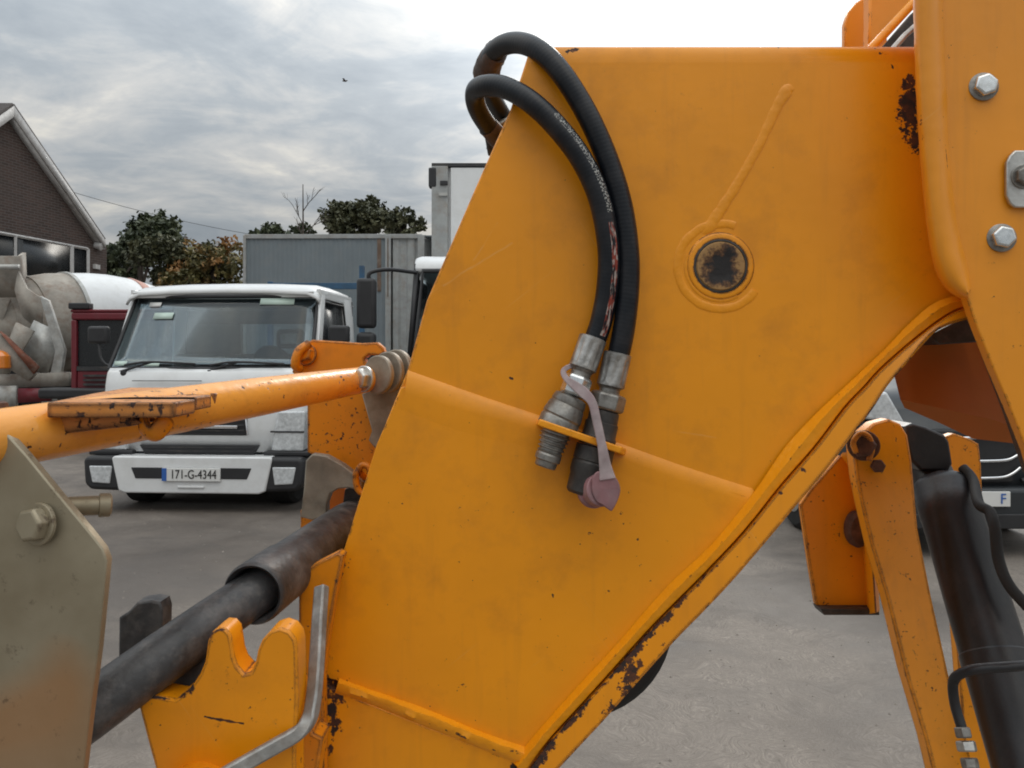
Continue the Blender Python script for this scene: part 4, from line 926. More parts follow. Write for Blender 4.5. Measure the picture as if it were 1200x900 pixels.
# lowest panel and its weld strip
plate('toe_plate', [(372,800),(400,812),(500,852),(598,890),(606,900),(560,985),(330,985),(352,930),(364,880)], .7925, .009, PA['lower'], T, bevel=.001)
loft('toe_weld', [[(398,795,.7955),(440,810,.7955),(500,831,.7955),(560,856,.7955),(606,872,.7955),(624,878,.7955)],
                  [(396,800,.788),(440,815,.788),(500,838,.788),(560,862,.788),(600,878,.788),(620,886,.788)],
                  [(394,808,.787),(440,822,.787),(500,847,.787),(560,871,.787),(598,886,.787),(612,893,.787)],
                  [(392,813,.7935),(440,828,.7935),(500,853,.7935),(560,877,.7935),(596,892,.7935),(606,898,.7935)]], PA['strip'], T, n=90, jitter=.0011, sub=5)
# flange along the underside
inner = [(600,893),(631,856),(660,823),(690,790),(726,751),(780,689),(828,644),(861,606),(890,568),(920,524),(957,484),(1000,444),(1037,409),(1067,378),(1101,352),(1160,338)]
groove = [(614,905),(643,866),(675,831),(704,799),(756,741),(795,701),(822,674),(870,623),(915,567),(955,521),(989,476),(1011,453),(1034,428),(1082,387),(1120,362),(1160,352)]
crest = [(a[0]*.5+b[0]*.5, a[1]*.5+b[1]*.5) for a, b in zip(inner, groove)]
outer = [(640,916),(660,895),(687,866),(713,838),(787,755),(822,719),(857,682),(895,638),(930,596),(968,551),(1002,506),(1022,480),(1040,452),(1064,424),(1100,386),(1160,368)]
def at(l, d_): return [(x, y, d_) for x, y in l]
loft('flange_weld', [[(x, y, .7950 if y > 560 else .7965) for x, y in inner], at(crest, .7835), at(groove, .785)], PA['strip'], T, n=120, jitter=.0006, sub=4)
loft('flange', [at([(x+1, y+1) for x, y in groove], .792), at([(x+3, y+3) for x, y in groove], .7805), at([(x-1.5, y-1.5) for x, y in outer], .7775), at(outer, .779), at(outer, .803)], PA['flange'], T, n=160, sub=4, ang=35)
# bottom pad roller showing under the flange
turned('pivot_bush', P(675,730,.90), PY(675,730,.90,.09), [(0,.09),(.0,.109),(.003,.114),(.087,.114),(.09,.109)], M['rubber'], T, seg=48)
# pin in its boss
bc = (844, 312)
def ringpts(cx, cy, r, d_, a0=0, a1=360, n=40): return [P(cx+r*math.cos(R(a)), cy+r*math.sin(R(a)), d_) for a in [a0+(a1-a0)*i/n for i in range(n+1)]]
turned('pin_boss', P(*bc, .8005), PY(*bc, .8005, -.01), [(0,.036),(.0012,.0345),(.0022,.0335),(.0025,.0325),(.0025,.0284),(.0,.0275)], PA['nose'], T, seg=64, ang=60)
MP_ = newmat('pin_face'); m_, nt_, b_ = MP_; pp_ = N(nt_, 'ShaderNodeTexCoord').outputs['Object']
_n = NOISE(nt_, pp_, 70, 6, .7); _d = MATH(nt_, 'DIVIDE', VM(nt_, 'DISTANCE', pp_, tuple(P(847,312,.79))), .0255)
_v = MATH(nt_, 'ADD', _d, MATH(nt_, 'MULTIPLY', MATH(nt_, 'SUBTRACT', _n, .5), 2.2))
L(nt_, RAMP(nt_, _v, [(.58, (.012,.010,.010)), (.80, (.11,.05,.02)), (1.0, (.36,.20,.07))]), b_.inputs['Base Color']); b_.inputs['Roughness'].default_value = .65
_b = N(nt_, 'ShaderNodeBump'); _b.inputs['Strength'].default_value = .8; _b.inputs['Distance'].default_value = .002; L(nt_, _n, _b.inputs['Height']); L(nt_, _b.outputs[0], b_.inputs['Normal'])
pin = turned('pivot_pin', PY(*bc, .80, .01), PY(*bc, .80, -.01), [(0,.0255),(.0118,.0255),(.0130,.0243),(.0132,.022),(.0128,.016),(.0122,.014),(.0118,.009),(.0118,.001)], m_, T, seg=48)
turned('bore_seal', PY(*bc, .80, 0.0002), PY(*bc, .80, -.01), [(0,.0279),(.0022,.0279),(.0026,.0272),(.0026,.0260),(.002,.0256),(.0012,.0254)], M['rubber_dark'], pin, seg=64)
tube('boss_weld', ringpts(*bc, 50, .7999, 35, 290, 60), .0044, PA['weld'], T, seg=12, jit=.25, fu=.17)
tube('boss_weld', ringpts(*bc, 40, .7999, 60, 200, 40), .0022, PA['weld'], T, seg=10, jit=.3, fu=.3)
tube('plug_weld', [P(822,272,.8005),P(832,264,.8),P(848,240,.7998),P(870,205,.7998),P(892,165,.7998),P(908,130,.7999),P(922,106,.8),P(932,103,.8008)], [.004,.0062,.0056,.0048,.0046,.0052,.0066,.003], PA['weld'], T, sub=8, seg=14, jit=.22, fu=.20)

# --- outer boom section on the right
OUT = [(1080,-90),(1083,0),(1086,100),(1092,200),(1106,290),(1120,332),(1133,347),(1142,375),(1163,428),(1185,480),(1204,528),(1240,640),(1420,640),(1420,-90)]
plate('outer_boom', OUT, .745, .012, PA['outer'], T, bevel=.0012)
prism = bmesh.new()
boxbm(prism, (.585, .757, 1.53), (1.1, .96, 1.90)); link('boom_shade_box', prism, PA['inner'], T)  # unseen box added as a cover that shades the inner skin
loft('boom_lip', [[(1070,-90,.80),(1072,0,.80),(1075,100,.80),(1081,200,.80),(1092,285,.80),(1104,325,.80),(1122,343,.80),(1134,349,.80)],
                  [(1068,-90,.765),(1070,0,.765),(1073,100,.765),(1079,200,.765),(1089,288,.765),(1102,330,.765),(1121,348,.765),(1134,352,.765)],
                  [(1070,-90,.742),(1072,0,.742),(1075,100,.742),(1082,200,.742),(1092,286,.742),(1105,327,.742),(1122,344,.742),(1134,350,.742)],
                  [(1076,-90,.734),(1078,0,.734),(1081,100,.734),(1088,200,.734),(1099,282,.734),(1110,320,.734),(1124,338,.734),(1134,347,.734)],
                  [(1088,-90,.732),(1090,0,.732),(1094,100,.732),(1100,200,.732),(1110,278,.732),(1119,312,.732),(1128,332,.732),(1135,344,.732)],
                  [(1098,-90,.738),(1100,0,.738),(1104,100,.738),(1109,200,.738),(1119,272,.738),(1128,306,.738),(1133,325,.738),(1136,340,.738)],
                  [(1104,-90,.746),(1106,0,.746),(1110,100,.746),(1115,200,.746),(1124,270,.746),(1132,303,.746),(1136,322,.746),(1138,338,.746)]], PA['outer'], T, n=70, sub=5, ang=80, jitter=.0004)
nrm = Vector((0, -1, 0))
for (x, y, rr_) in ((1152,102,.3),(1173,279,.8)):
    hexhead('bolt', P(x, y, .7445), (-.12,-1,.05), .0112, .009, M['bolt'], T, rot=rr_, wmat=M['zinc_dark'])
lp = [(1184,182),(1190,176),(1235,176),(1235,243),(1190,243),(1184,238),(1180,228),(1180,190)]
lock = plate('locking_plate', lp, .739, .0045, M['zinc'], T, bevel=.0012)
hexhead('bolt', P(1199,207,.7385), (-.1,-1,0), .0095, .008, M['zinc_dark'], lock, rot=.5)
# black strip in the gap between the sections
# underside edge of the outer boom, its shade put in as black
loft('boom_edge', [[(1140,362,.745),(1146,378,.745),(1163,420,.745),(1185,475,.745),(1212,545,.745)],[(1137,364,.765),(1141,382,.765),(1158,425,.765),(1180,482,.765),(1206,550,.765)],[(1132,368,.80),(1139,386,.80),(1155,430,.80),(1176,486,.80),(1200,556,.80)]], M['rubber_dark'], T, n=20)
# inner skin seen through the gap, folded along its lower edge
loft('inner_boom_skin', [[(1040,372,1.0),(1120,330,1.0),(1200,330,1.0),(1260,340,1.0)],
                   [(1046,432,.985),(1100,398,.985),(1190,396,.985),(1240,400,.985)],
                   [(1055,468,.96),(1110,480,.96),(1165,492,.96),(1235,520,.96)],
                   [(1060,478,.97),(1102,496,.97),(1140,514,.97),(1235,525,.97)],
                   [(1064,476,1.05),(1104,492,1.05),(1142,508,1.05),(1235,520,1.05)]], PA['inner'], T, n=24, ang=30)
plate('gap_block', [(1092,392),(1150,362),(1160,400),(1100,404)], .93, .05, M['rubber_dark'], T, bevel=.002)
# top: latch guard behind the boom
g1 = plate('top_guard', [(990,58),(990,28),(994,14),(1003,3),(1014,-4),(1040,-14),(1040,58)], 1.10, .012, PA['outer'], T, bevel=.002)
plate('top_guard', [(1018,58),(1019,30),(1019,-60),(1069,-60),(1069,12),(1026,58)], 1.02, .02, PA['outer'], T, bevel=.003)
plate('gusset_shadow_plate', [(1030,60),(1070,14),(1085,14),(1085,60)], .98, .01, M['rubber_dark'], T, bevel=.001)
tube('gusset_bar', [P(1020,58,.945), P(1066,8,.945), P(1078,-4,.945)], .0055, PA['strip'], T, seg=8, n=12, ang=60)
tube('grease_pipe', [P(1046,58,.96),P(1060,42,.96),P(1078,26,.96)], .004, M['zinc'], T, seg=10)

# --- hydraulic hoses over the nose edge
r_ = .0124
low_path = [(640,250,1.02),(612,205,.98),(592,170,.93),(572,148,.895),(559,126,.865),(557,108,.84),(567,101,.815),(590,102,.795),(620,118,.778),(652,148,.773),(682,188,.772),(703,235,.772),(713,290,.774),(712,335,.776),(705,375,.778),(696,402,.779)]
hup = [(648,230,1.06),(612,170,1.03),(586,130,.98),(572,102,.93),(571,78,.89),(582,58,.855),(603,50,.825),(628,57,.80),(655,82,.785),(686,130,.779),(711,185,.778),(728,240,.778),(736,295,.778),(736,340,.778),(731,385,.778),(724,420,.779)]
Mh = hosemat('hose_rubber', None)
lc = catmull([P(*p) for p in low_path], 10)
def along(px, py):
    s_ = 0; best = (9, 0)
    for a, b in zip(lc, lc[1:]):
        s_ += (b-a).length; best = min(best, ((b-P(px, py, b.y)).length+(0 if b.y < .83 else 1), s_))
    return best[1]
Mh2 = hosemat('hose_rubber_printed', (along(648, 142), along(712, 250), along(712, 262), along(699, 392)), band=(.86, .955))
h1 = tube('hydraulic_hose', [P(*p) for p in hup], [.0113]*3+[.0118]*2+[.0113]*11, Mh, T, sub=10, seg=28)
tag(h1, 'upper black hose arching over the boom edge')
h2 = tube('hydraulic_hose', [P(*p) for p in low_path], [.0108]*3+[.0110]*3+[.0113]*10, Mh2, T, sub=10, seg=28, face=True)
tag(h2, 'lower black hose with faded white lettering')
M['worn_sleeve'] = plain('worn_sleeve', (.075,.055,.048), .6, var=.4, scale=40, dirt=.7, dirtcol=(.20,.12,.09), bump=.6)
tube('hose_sleeve', [P(*p) for p in [(575,103,.925),(570,90,.905),(573,74,.885),(582,60,.860)]], [.0135,.0155,.0150,.0133], M['worn_sleeve'], h1, sub=6, seg=24, jit=.15)
tube('hose_sleeve', [P(*p) for p in [(598,178,.935),(585,163,.915),(572,148,.896)]], [.0128,.0128,.0122], M['worn_sleeve'], h2, sub=6, seg=24, jit=.1)
tube('hose_clip', [P(577,180,.96),P(575,168,.95),P(572,150,.95),P(574,142,.955)], .006, M['rubber_dark'], T, sub=4, seg=10)
tube('steel_pipe', [P(620,128,.99),P(600,138,.98),P(586,146,.975),P(576,156,.97),P(574,175,.975)], .0045, M['zinc_dark'], T, sub=4, seg=10)

# --- couplers
def axis_pts(a, b):
    A, B = P(*a), P(*b); return A, B, (B-A).length
def seg3(a, b, t0, t1): return a.lerp(b, t0), a.lerp(b, t1)
def fluted(name, A, B, r0, n, mat, root):
    "crimped ferrule with flats"
    ax = (B-A); ln = ax.length; t = ax/ln; u = t.cross(Vector((0, 1, 0))).normalized(); v = t.cross(u); bm = bmesh.new(); rings = []
    S_ = n*6
    for s, k_ in ((0,.90),(.02,1.0),(.14,1.0),(.2,.0),(.82,.0),(.9,1.0),(.96,1.0),(1,.86)):
        ring = []
        for i in range(S_):
            a = 2*math.pi*i/S_; q = r0*(k_ if k_ else (1.0-.12*max(0, math.cos(n*a))**2))
            ring.append(bm.verts.new(A+t*ln*s+(u*math.cos(a)+v*math.sin(a))*q))
        rings.append(ring)
    for p, q in zip(rings, rings[1:]):
        for k in range(S_): bm.faces.new((p[k], p[(k+1) % S_], q[(k+1) % S_], q[k]))
    bm.faces.new(rings[0][::-1]); bm.faces.new(rings[-1]); return link(name, bm, mat, root, ang=40)
def hexnut(name, A, B, r0, mat, root, rot=0):
    ax = B-A; ln = ax.length; t = ax/ln; u = t.cross(Vector((0, 1, 0))).normalized(); v = t.cross(u); bm = bmesh.new(); rings = []
    for s, q in ((0,.86),(.12,1),(.88,1),(1,.86)):
        rings.append([bm.verts.new(A+t*ln*s+(u*math.cos(rot+math.pi*k/3)+v*math.sin(rot+math.pi*k/3))*r0*q) for k in range(6)])
    for p, q in zip(rings, rings[1:]):
        for k in range(6): bm.faces.new((p[k], p[(k+1) % 6], q[(k+1) % 6], q[k]))
    bm.faces.new(rings[0][::-1]); bm.faces.new(rings[-1]); o = link(name, bm, mat, root, ang=20)
    m = o.modifiers.new('b', 'BEVEL'); m.width = r0*.05; m.segments = 2; return o
# left coupler
M['ferrule'] = plain('grimy_ferrule', (.42,.41,.39), .42, metal=.8, var=.35, scale=70, bump=.35, bscale=260, dirt=.85, dirtcol=(.10,.085,.07))
fluted('ferrule', P(695,396,.778), P(682,433,.775), .0142, 8, M['ferrule'], h2)
turned('stem', P(682,433,.775), P(678,445,.774), [(0,.0125),(.003,.0105),(.007,.0105),(.0105,.0118)], M['zinc_dark'], h2)
hexnut('hex_nut', P(679,441,.774), P(671,464,.772), .0145, M['bolt'], h2, rot=.25)
qc1 = turned('quick_coupler', P(670,464,.772), P(652,502,.770), [(0,.0125),(.002,.0165),(.008,.0178),(.010,.0172),(.012,.0185),(.023,.0205),(.025,.0195),(.027,.0205),(.036,.0205)], M['zinc_dark'], T)
tag(qc1, 'open male coupler on the left')
pr = [(0,.0165),(.004,.0165)]
for i in range(5): z = .005+i*.0044; pr += [(z,.0165-.0006*i),(z+.0012,.0140-.0006*i),(z+.0028,.0140-.0006*i),(z+.004,.0163-.0006*(i+1))]
pr += [(.028,.0122),(.030,.0132),(.035,.0130),(.0362,.0112),(.0412,.0108),(.0425,.0100),(.0425,.007),(.036,.006)]
turned('threaded_nipple', P(654,500,.770), P(639,546,.768), pr, M['zinc_dark'], qc1, ang=25)
# right coupler
fluted('ferrule', P(724,414,.779), P(715,454,.778), .0142, 8, M['ferrule'], h1)
turned('stem', P(715,453,.778), P(713,464,.777), [(0,.0125),(.003,.0105),(.006,.0105),(.0085,.0125)], M['zinc_dark'], h1)
hexnut('hex_nut', P(714,461,.777), P(709,481,.776), .0185, M['zinc_dark'], h1, rot=.1)
qc2 = turned('quick_coupler', P(709,481,.776), P(699,522,.774), [(0,.0125),(.001,.0150),(.012,.0155),(.013,.0168),(.026,.0170),(.028,.0182),(.037,.0182)], M['rubber_dark'], T)
tag(qc2, 'capped coupler on the right')
turned('coupler_sleeve', P(698,524,.773), P(684,580,.770), [(0,.0195),(.014,.0198),(.015,.0188),(.017,.0198),(.026,.0200),(.030,.0188),(.046,.0186),(.049,.0165)], M['rubber_dark'], qc2, ang=25)
# bracket bar carrying both
br = bmesh.new()
a_, b_ = P(631,490,.80), P(735,527,.80); a2, b2 = P(633,491,.748), P(729,524,.748)
tn = (b_-a_).normalized().cross(Vector((0, -1, 0))).normalized()
if tn.z > 0: tn = -tn
th = tn*.0068
vs = [br.verts.new(v) for v in (a_, b_, b2, a2, a_+th, b_+th, b2+th, a2+th)]
for f in ((0,1,2,3),(4,7,6,5),(0,4,5,1),(1,5,6,2),(2,6,7,3),(3,7,4,0)): br.faces.new([vs[i] for i in f])
bb = link('coupler_bracket', br, PA['strip'], T); mm = bb.modifiers.new('b', 'BEVEL'); mm.width = .0012; mm.segments = 2
# dust cap with its strap
cap = turned('dust_cap', P(692,576,.768), P(712,573,.738), [(0,.0135),(.002,.0165),(.006,.0170),(.0075,.0150),(.010,.0145),(.013,.0145),(.015,.0162),(.0215,.0162),(.0225,.0150)], M['cap'], T, seg=36)
plate('cap_tab', [(694,560),(700,553),(713,553),(722,560),(727,572),(725,584),(718,598),(714,598),(706,592),(699,588),(694,576)], .7405, .0035, M['cap'], cap, bevel=.0012, curve=3)
def strap(name, pts, w, th, mat, root, sub=8):
    "flat strap along a path, broad side to -Y"
    c = catmull([P(*p) for p in pts], sub); bm = bmesh.new(); rows = []
    for i, p in enumerate(c):
        t = (c[min(i+1, len(c)-1)]-c[max(0, i-1)]).normalized(); s = t.cross(Vector((0, 1, 0))).normalized()
        k_ = i/(len(c)-1)*(len(w)-1); j = min(len(w)-2, int(k_)); ww = w[j]+(w[j+1]-w[j])*(k_-j)
        n_ = s.cross(t).normalized(); rows.append([bm.verts.new(p+s*ww*.5+n_*th*.5), bm.verts.new(p-s*ww*.5+n_*th*.5), bm.verts.new(p-s*ww*.5-n_*th*.5), bm.verts.new(p+s*ww*.5-n_*th*.5)])
    for a, b in zip(rows, rows[1:]):
        for k in range(4): bm.faces.new((a[k], a[(k+1) % 4], b[(k+1) % 4], b[k]))
    bm.faces.new(rows[0][::-1]); bm.faces.new(rows[-1]); o = link(name, bm, mat, root, ang=60)
    m = o.modifiers.new('b', 'BEVEL'); m.width = th*.3; m.segments = 2; m.limit_method = 'ANGLE'; return o
strap('cap_strap', [(712,562,.7405),(709,545,.742),(705,520,.742),(699,492,.745),(694,472,.748),(684,460,.752),(674,452,.756),(664,444,.758),(660,436,.762),(664,431,.768),(672,428,.775)], [.016,.0115,.0085,.0085,.0085,.011,.009,.006,.0055,.005,.005], .0028, M['strap'], cap)
tag(cap, 'faded pink rubber cap on its strap')
M['bar'] = plain('dull_zinc_bar', (.33,.325,.31), .5, metal=.5, var=.3, scale=50, bump=.35, bscale=200, dirt=.7, dirtcol=(.13,.09,.06))
# --- left: side plate of the attachment
zp = plate('side_plate', [(-60,430),(-22,475),(0,500),(30,533),(70,582),(105,624),(120,643),(125,657),(122,690),(115,760),(106,830),(97,905),(92,960),(-90,960),(-90,430)], .55, .0085, M['passiv'], T, bevel=.0012)
tag(zp, 'dull zinc plated steel side plate with bolts')
hexhead('bolt', P(47,614,.5495), (-.35,-1,.1), .0125, .011, M['passiv'], zp, rot=.2)
turned('spacer_pin', P(70,594,.585), P(119,592,.60), [(0,.0075),(.026,.0075),(.0265,.0092),(.0340,.0092),(.0352,.0075)], M['passiv'], zp)
turned('tube_bolt', P(-12,490,.585), P(14,505,.577), [(0,.016),(.004,.016),(.006,.012),(.012,.012),(.0125,.009),(.020,.009)], M['rusty'], T, seg=6, ang=20)
# --- long tube with the comb tray on it
TA, TB = P(-60,524,.535), P(432,444,1.0)
tb = tube('cross_tube', [TA, TA.lerp(TB, .3), TA.lerp(TB, .6), TA.lerp(TB, .93), TA.lerp(TB, 1.0)], [.0225,.0222,.0205,.0172,.0165], PA['tube'], T, sub=14, seg=40, flat=1.0)
tag(tb, 'scratched orange tube crossing in front of the white truck')
def tz(y, d_): return EYE-(y-HZ)*d_/F
def comb():
    zt = tz(471.5, .575); bm = bmesh.new()
    Xw = lambda px, d_: (px-600)*d_/F
    rows = [(.575,.622,205),(.655,.700,229),(.730,.775,252),(.812,.885,272)]
    pts = [(Xw(55,.575), .575)]
    for i, (y0, y1, px) in enumerate(rows):
        xr = Xw(px, y0); pts += [(xr, y0), (xr-.004, y1)]
        if i < 3: xs = Xw(118 if i == 0 else 160, y1); pts += [(xs, y1), (xs-.003, rows[i+1][0])]
    pts += [(Xw(150,.885), .885), (Xw(110,.74), .74)]
    a = [bm.verts.new((x, y, zt)) for x, y in pts]; b = [bm.verts.new((x, y, zt-.0115)) for x, y in pts]
    bm.faces.new(a); bm.faces.new(b[::-1]); n = len(pts)
    for i in range(n): bm.faces.new((a[i], b[i], b[(i+1) % n], a[(i+1) % n]))
    bmesh.ops.triangulate(bm, faces=[f for f in bm.faces if len(f.verts) > 4])
    o = link('comb_tray', bm, PA['tray'], T, ang=30); m = o.modifiers.new('b', 'BEVEL'); m.width = .0015; m.segments = 2; m.limit_method = 'ANGLE'; return o
ct = comb(); tag(ct, 'flat comb shaped tray welded on the tube')
plate('tray_web', [(60,485),(60,505),(78,508),(150,500),(166,496),(152,488),(150,484)], .590, .03, PA['tray'], ct, bevel=.002)
tube('hook_tab', [P(168,490,.60),P(170,502,.597),P(180,508,.597),P(190,499,.60),(P(196,490,.605))], .0042, PA['worn'], ct, sub=5, seg=10, flat=2.0)
# end bolt, collars, galvanised clevis at the right end of the tube
ax = Vector((-.55,-.80,.05)).normalized(); c0 = P(427,444,.965)
hexhead('bolt', c0, ax, .0135, .013, M['zinc'], tb, rot=.3, wmat=M['zinc'])
for i, (x, y, r0) in enumerate(((441,439,.0250),(452,436,.0268),(462,433,.0268))):
    c = P(x, y, .985+i*.014); turned('collar', c, c-ax*.0085, [(0,r0*.94),(.0015,r0),(.0065,r0),(.0085,r0*.92)], M['galv'], tb, seg=36)
plate('clevis_plate', [(424,462),(448,448),(476,452),(470,476),(440,526),(432,516),(436,505)], 1.02, .012, M['galv'], T, bevel=.0015)
# --- orange carriage plate behind
cp = plate('carriage_plate', [(342,436),(348,420),(353,405),(366,398),(398,400),(425,402),(442,401),(449,407),(451,414),(444,417),(432,416),(427,420),(429,426),(440,432),(520,440),(500,600),(440,584),(418,566),(400,552),(378,538),(360,530),(360,470),(352,446)], 1.04, .022, PA['worn'], T, bevel=.002)
hexhead('bolt', P(359,416,1.038), (-.2,-1,.2), .0125, .012, PA['worn'], cp, rot=.4)
tube('carriage_hook', [P(352,432,1.03),P(346,428,1.02),P(350,412,1.02),P(362,403,1.03)], .006, PA['worn'], cp, sub=4, seg=10)
gp = plate('galvanised_bracket', [(352,606),(356,570),(358,540),(366,532),(382,534),(402,545),(416,556),(424,566),(423,578),(416,574),(408,572),(396,573),(387,579),(383,590),(383,604),(366,610)], .985, .018, M['galv'], T, bevel=.002)
plate('guide_post', [(352,598),(383,600),(380,625),(372,645),(352,650)], 1.01, .02, PA['worn'], T, bevel=.0015)
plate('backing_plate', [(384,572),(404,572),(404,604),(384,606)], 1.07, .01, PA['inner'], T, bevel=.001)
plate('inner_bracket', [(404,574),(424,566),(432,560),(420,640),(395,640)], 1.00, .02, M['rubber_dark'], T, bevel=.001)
tube('lifting_eye', ringpts(427,560,1, .99, 0, 360, 2)[:1]+[P(419,552,.97),P(417,562,.97),P(420,574,.97),P(428,578,.97),P(434,566,.97),P(433,549,.97),P(425,545,.97),P(419,552,.97)], .0042, PA['worn'], T, sub=5, seg=10)
# --- black shaft and its sleeve
SA, SB = P(60,866,.515), P(420,612,1.0)
s1, s2 = P(297,696,.70), P(415,608,1.0)
sh = tube('carriage_shaft', [P(50,873,.580), P(200,764,.645), P(312,685,.725)], [.0222,.0218,.0210], M['shaft'], T, sub=12, seg=40, jit=.012)
ax2 = (s2-s1).normalized()
bm = bmesh.new(); ln = (s2-s1).length
turned(None, s1, s2, [(.03,.0225),(.0,.0240),(-.003,.0268),(0,.0285),(.004,.0290),(ln*.22,.0290),(ln*.26,.0275),(ln*.9,.0270),(ln,.025)], None, bm=bm, seg=48)
sv = link('shaft_sleeve', bm, M['shaft'], sh, ang=50)
plate('grease_lug', [(313,646),(325,645),(327,652),(316,654)], .80, .01, M['zinc_dark'], sh, bevel=.001)
plate('stop_plate', [(138,800),(139,724),(150,717),(160,706),(176,704),(187,706),(190,716),(188,790),(165,812)], .69, .022, M['shaft'], T, bevel=.002)
turned('collar_stub', P(232,778,.655), P(262,768,.70), [(0,.030),(.002,.034),(.02,.034),(.024,.030)], M['shaft'], T, seg=32)
# --- notched latch plate
np_ = [(163,830),(166,820),(178,815),(190,817),(206,820),(216,812),(226,802),(234,790),(240,775),(242,760),(243,752),(247,742),(255,736),(264,737),(270,744),(272,756),(274,770),(278,781),(286,790),(294,788),(299,777),(302,762),(307,750),(316,740),(328,736),(339,740),(346,749),(348,760),(349,820),(346,880),(346,960),(200,960),(186,915),(176,880)]
nl = plate('latch_plate', np_, .62, .028, PA['notch'], T, bevel=.002, ang=50)
tag(nl, 'notched orange latch plate with worn edges')
turned('latch_boss', P(243,924,.635), PY(243,924,.635,-.1), [(0,.030),(.030,.030),(.036,.034),(.040,.033),(.043,.0295),(.045,.024),(.044,.018),(.028,.016)], PA['notch'], nl, seg=48, ang=60)
turned('boss_hole', P(243,924,.595), PY(243,924,.595,-.1), [(0,.016),(.006,.0165),(.0065,.001)], M['rubber_dark'], nl, seg=32)
# --- bracket plates left of the nose
plate('mounting_bracket', [(350,960),(350,700),(353,672),(372,660),(396,648),(402,652),(394,690),(382,760),(378,800),(380,960)], .765, .02, PA['worn'], T, bevel=.0015)
plate('mounting_bracket', [(347,960),(347,800),(356,812),(366,860),(378,866),(362,960)], .70, .03, PA['worn'], T, bevel=.002)
tube('retaining_clip', [P(342,842,.68),P(341,828,.675),P(347,818,.67),P(353,822,.675),P(350,835,.68),P(358,845,.69)], .0028, M['galv'], T, sub=5, seg=8)
plate('toe_side', [(346,960),(352,905),(366,870),(372,855),(378,868),(368,905),(358,960)], .745, .02, PA['strip'], T, bevel=.0015)
# --- bent zinc bar
def flatbar(name, pts, w, th, mat, root, sub=8):
    c = catmull([P(*p) for p in pts], sub); bm = bmesh.new(); rows = []
    for i, p in enumerate(c):
        t = (c[min(i+1, len(c)-1)]-c[max(0, i-1)]).normalized(); s = t.cross(Vector((.35, 1, .1))).normalized(); n_ = s.cross(t).normalized()
        rows.append([bm.verts.new(p+s*w*.5+n_*th*.5), bm.verts.new(p-s*w*.5+n_*th*.5), bm.verts.new(p-s*w*.5-n_*th*.5), bm.verts.new(p+s*w*.5-n_*th*.5)])
    for a, b in zip(rows, rows[1:]):
        for k in range(4): bm.faces.new((a[k], a[(k+1) % 4], b[(k+1) % 4], b[k]))
    bm.faces.new(rows[0][::-1]); bm.faces.new(rows[-1]); o = link(name, bm, mat, root, ang=35)
    m = o.modifiers.new('b', 'BEVEL'); m.width = th*.2; m.segments = 2; m.limit_method = 'ANGLE'; return o
flatbar('locking_bar', [(377,687,.690),(374,730,.670),(371,780,.650),(367,822,.635),(362,843,.625),(350,858,.617),(325,873,.608),(290,893,.598),(240,922,.585)], .0115, .009, M['bar'], T)

# --- right linkage
def dd(x, y): return 1.12-(y-500)*.00035
plate('link_arm', [(1000,524),(1010,508),(1024,496),(1042,491),(1056,497),(1064,510),(1069,540),(1076,620),(1092,700),(1112,790),(1134,870),(1160,985),(1114,985),(1086,870),(1062,790),(1040,700),(1022,640),(1010,590),(1004,560)], dd, .028, PA['link'], T, bevel=.003)
pk = plate('link_bracket', [(938,592),(950,574),(985,534),(992,536),(1004,560),(1012,610),(1022,660),(1030,700),(1031,719),(966,719),(956,708),(948,660)], 1.17, .012, PA['link'], T, bevel=.002)
loft('bracket_fold', [[(985,533,1.17),(998,560,1.17),(1010,640,1.17),(1016,719,1.17)],[(988,530,1.145),(1002,560,1.145),(1014,640,1.145),(1020,719,1.145)],[(993,530,1.13),(1008,560,1.13),(1021,640,1.13),(1027,718,1.13)],[(996,532,1.16),(1012,565,1.16),(1026,640,1.16),(1031,716,1.16)]], PA['link'], T, n=30, sub=4)
plate('bracket_base', [(962,714),(1030,714),(1031,721),(966,721)], 1.15, .035, M['rubber_dark'], pk, bevel=.001)
bm = bmesh.new(); turned(None, P(1002,617,1.17), PY(1002,617,1.17,-.1), [(0,.0175),(.012,.0175),(.018,.014),(.020,.006)], None, bm=bm, seg=28)
for v in bm.verts: v.co.z = P(0,617,1.15).z+(v.co.z-P(0,617,1.15).z)*1.55
link('rubber_stop', bm, M['rusty'], pk)
hexhead('bolt', P(1012,522,1.105), (-.5,-1,.1), .018, .022, M['rusty'], T, rot=.1)
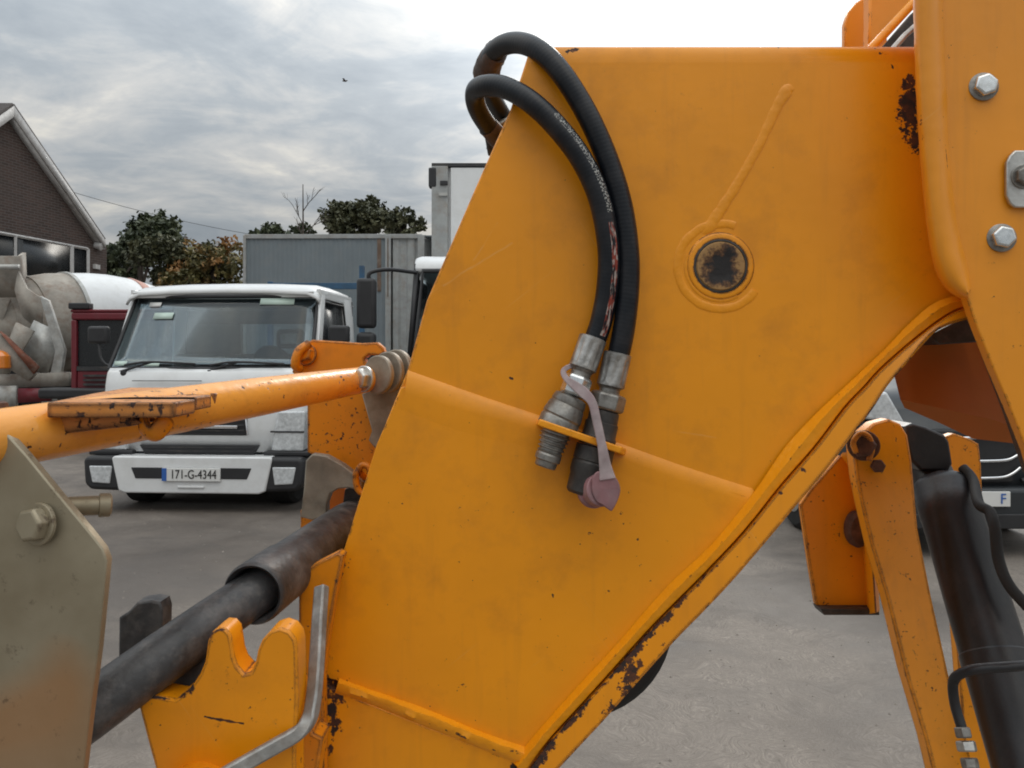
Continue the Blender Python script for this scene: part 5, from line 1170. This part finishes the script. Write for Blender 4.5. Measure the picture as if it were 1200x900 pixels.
tube('split_pin', [P(1003,530,1.09),P(1000,518,1.085),P(1008,508,1.085),P(1018,512,1.085),P(1022,526,1.085),P(1018,540,1.085)], .004, PA['link'], T, sub=4, seg=10)
hexhead('grease_nipple', P(1028,546,1.10), (-.3,-1,.1), .010, .012, M['rusty'], T, rot=.1, washer=False)
plate('link_arm', [(1108,512),(1118,508),(1136,514),(1147,520),(1150,545),(1152,600),(1160,660),(1185,760),(1215,900),(1215,985),(1140,985),(1122,760),(1112,640)], 1.30, .02, PA['link'], T, bevel=.002)
# rod eye, neck, barrel
plate('rod_eye', [(1061,500),(1070,496),(1085,500),(1108,510),(1113,518),(1117,544),(1112,552),(1080,552),(1068,540),(1063,520)], 1.16, .07, M['cyl'], T, bevel=.004)
turned('cylinder_rod', P(1088,546,1.20), P(1103,580,1.17), [(0,.030),(.02,.030),(.045,.034)], M['cyl'], T)
ca, cb = P(1102,562,1.165), P(1216,935,.93); ln = (cb-ca).length
cy = turned('hydraulic_cylinder', ca, cb, [(0,.032),(.004,.037),(.012,.0405),(.03,.0412),(.032,.0422),(.06,.0422),(.063,.0412),(ln*.6,.0412),(ln*.605,.0425),(ln*.66,.0425),(ln*.665,.0412),(ln,.0412)], M['cyl'], T, seg=56)
tag(cy, 'scuffed black hydraulic cylinder')
tube('cylinder_pipe', [P(1128,548,1.14),P(1140,562,1.12),P(1147,590,1.07),P(1160,600,1.05),P(1166,620,1.03),P(1170,655,1.02),P(1182,685,1.0),P(1205,712,.98)], .0072, M['rubber'], T, sub=6, seg=12)
tube('cylinder_pipe', [P(1222,778,.885),P(1185,781,.875),P(1145,784,.885),P(1125,790,.90),P(1117,800,.91),P(1119,825,.91),P(1128,856,.90)], .0058, M['cyl'], T, sub=6, seg=12)
for i, (y, r0, m_) in enumerate(((852,.0095,'zinc_dark'),(868,.011,'zinc'),(888,.0095,'zinc_dark'),(905,.0105,'rubber'))):
    x = 1127+i*4; hexnut('pipe_fitting', P(x, y, .90), P(x+3, y+13, .895), r0, M[m_], T, rot=.2*i)
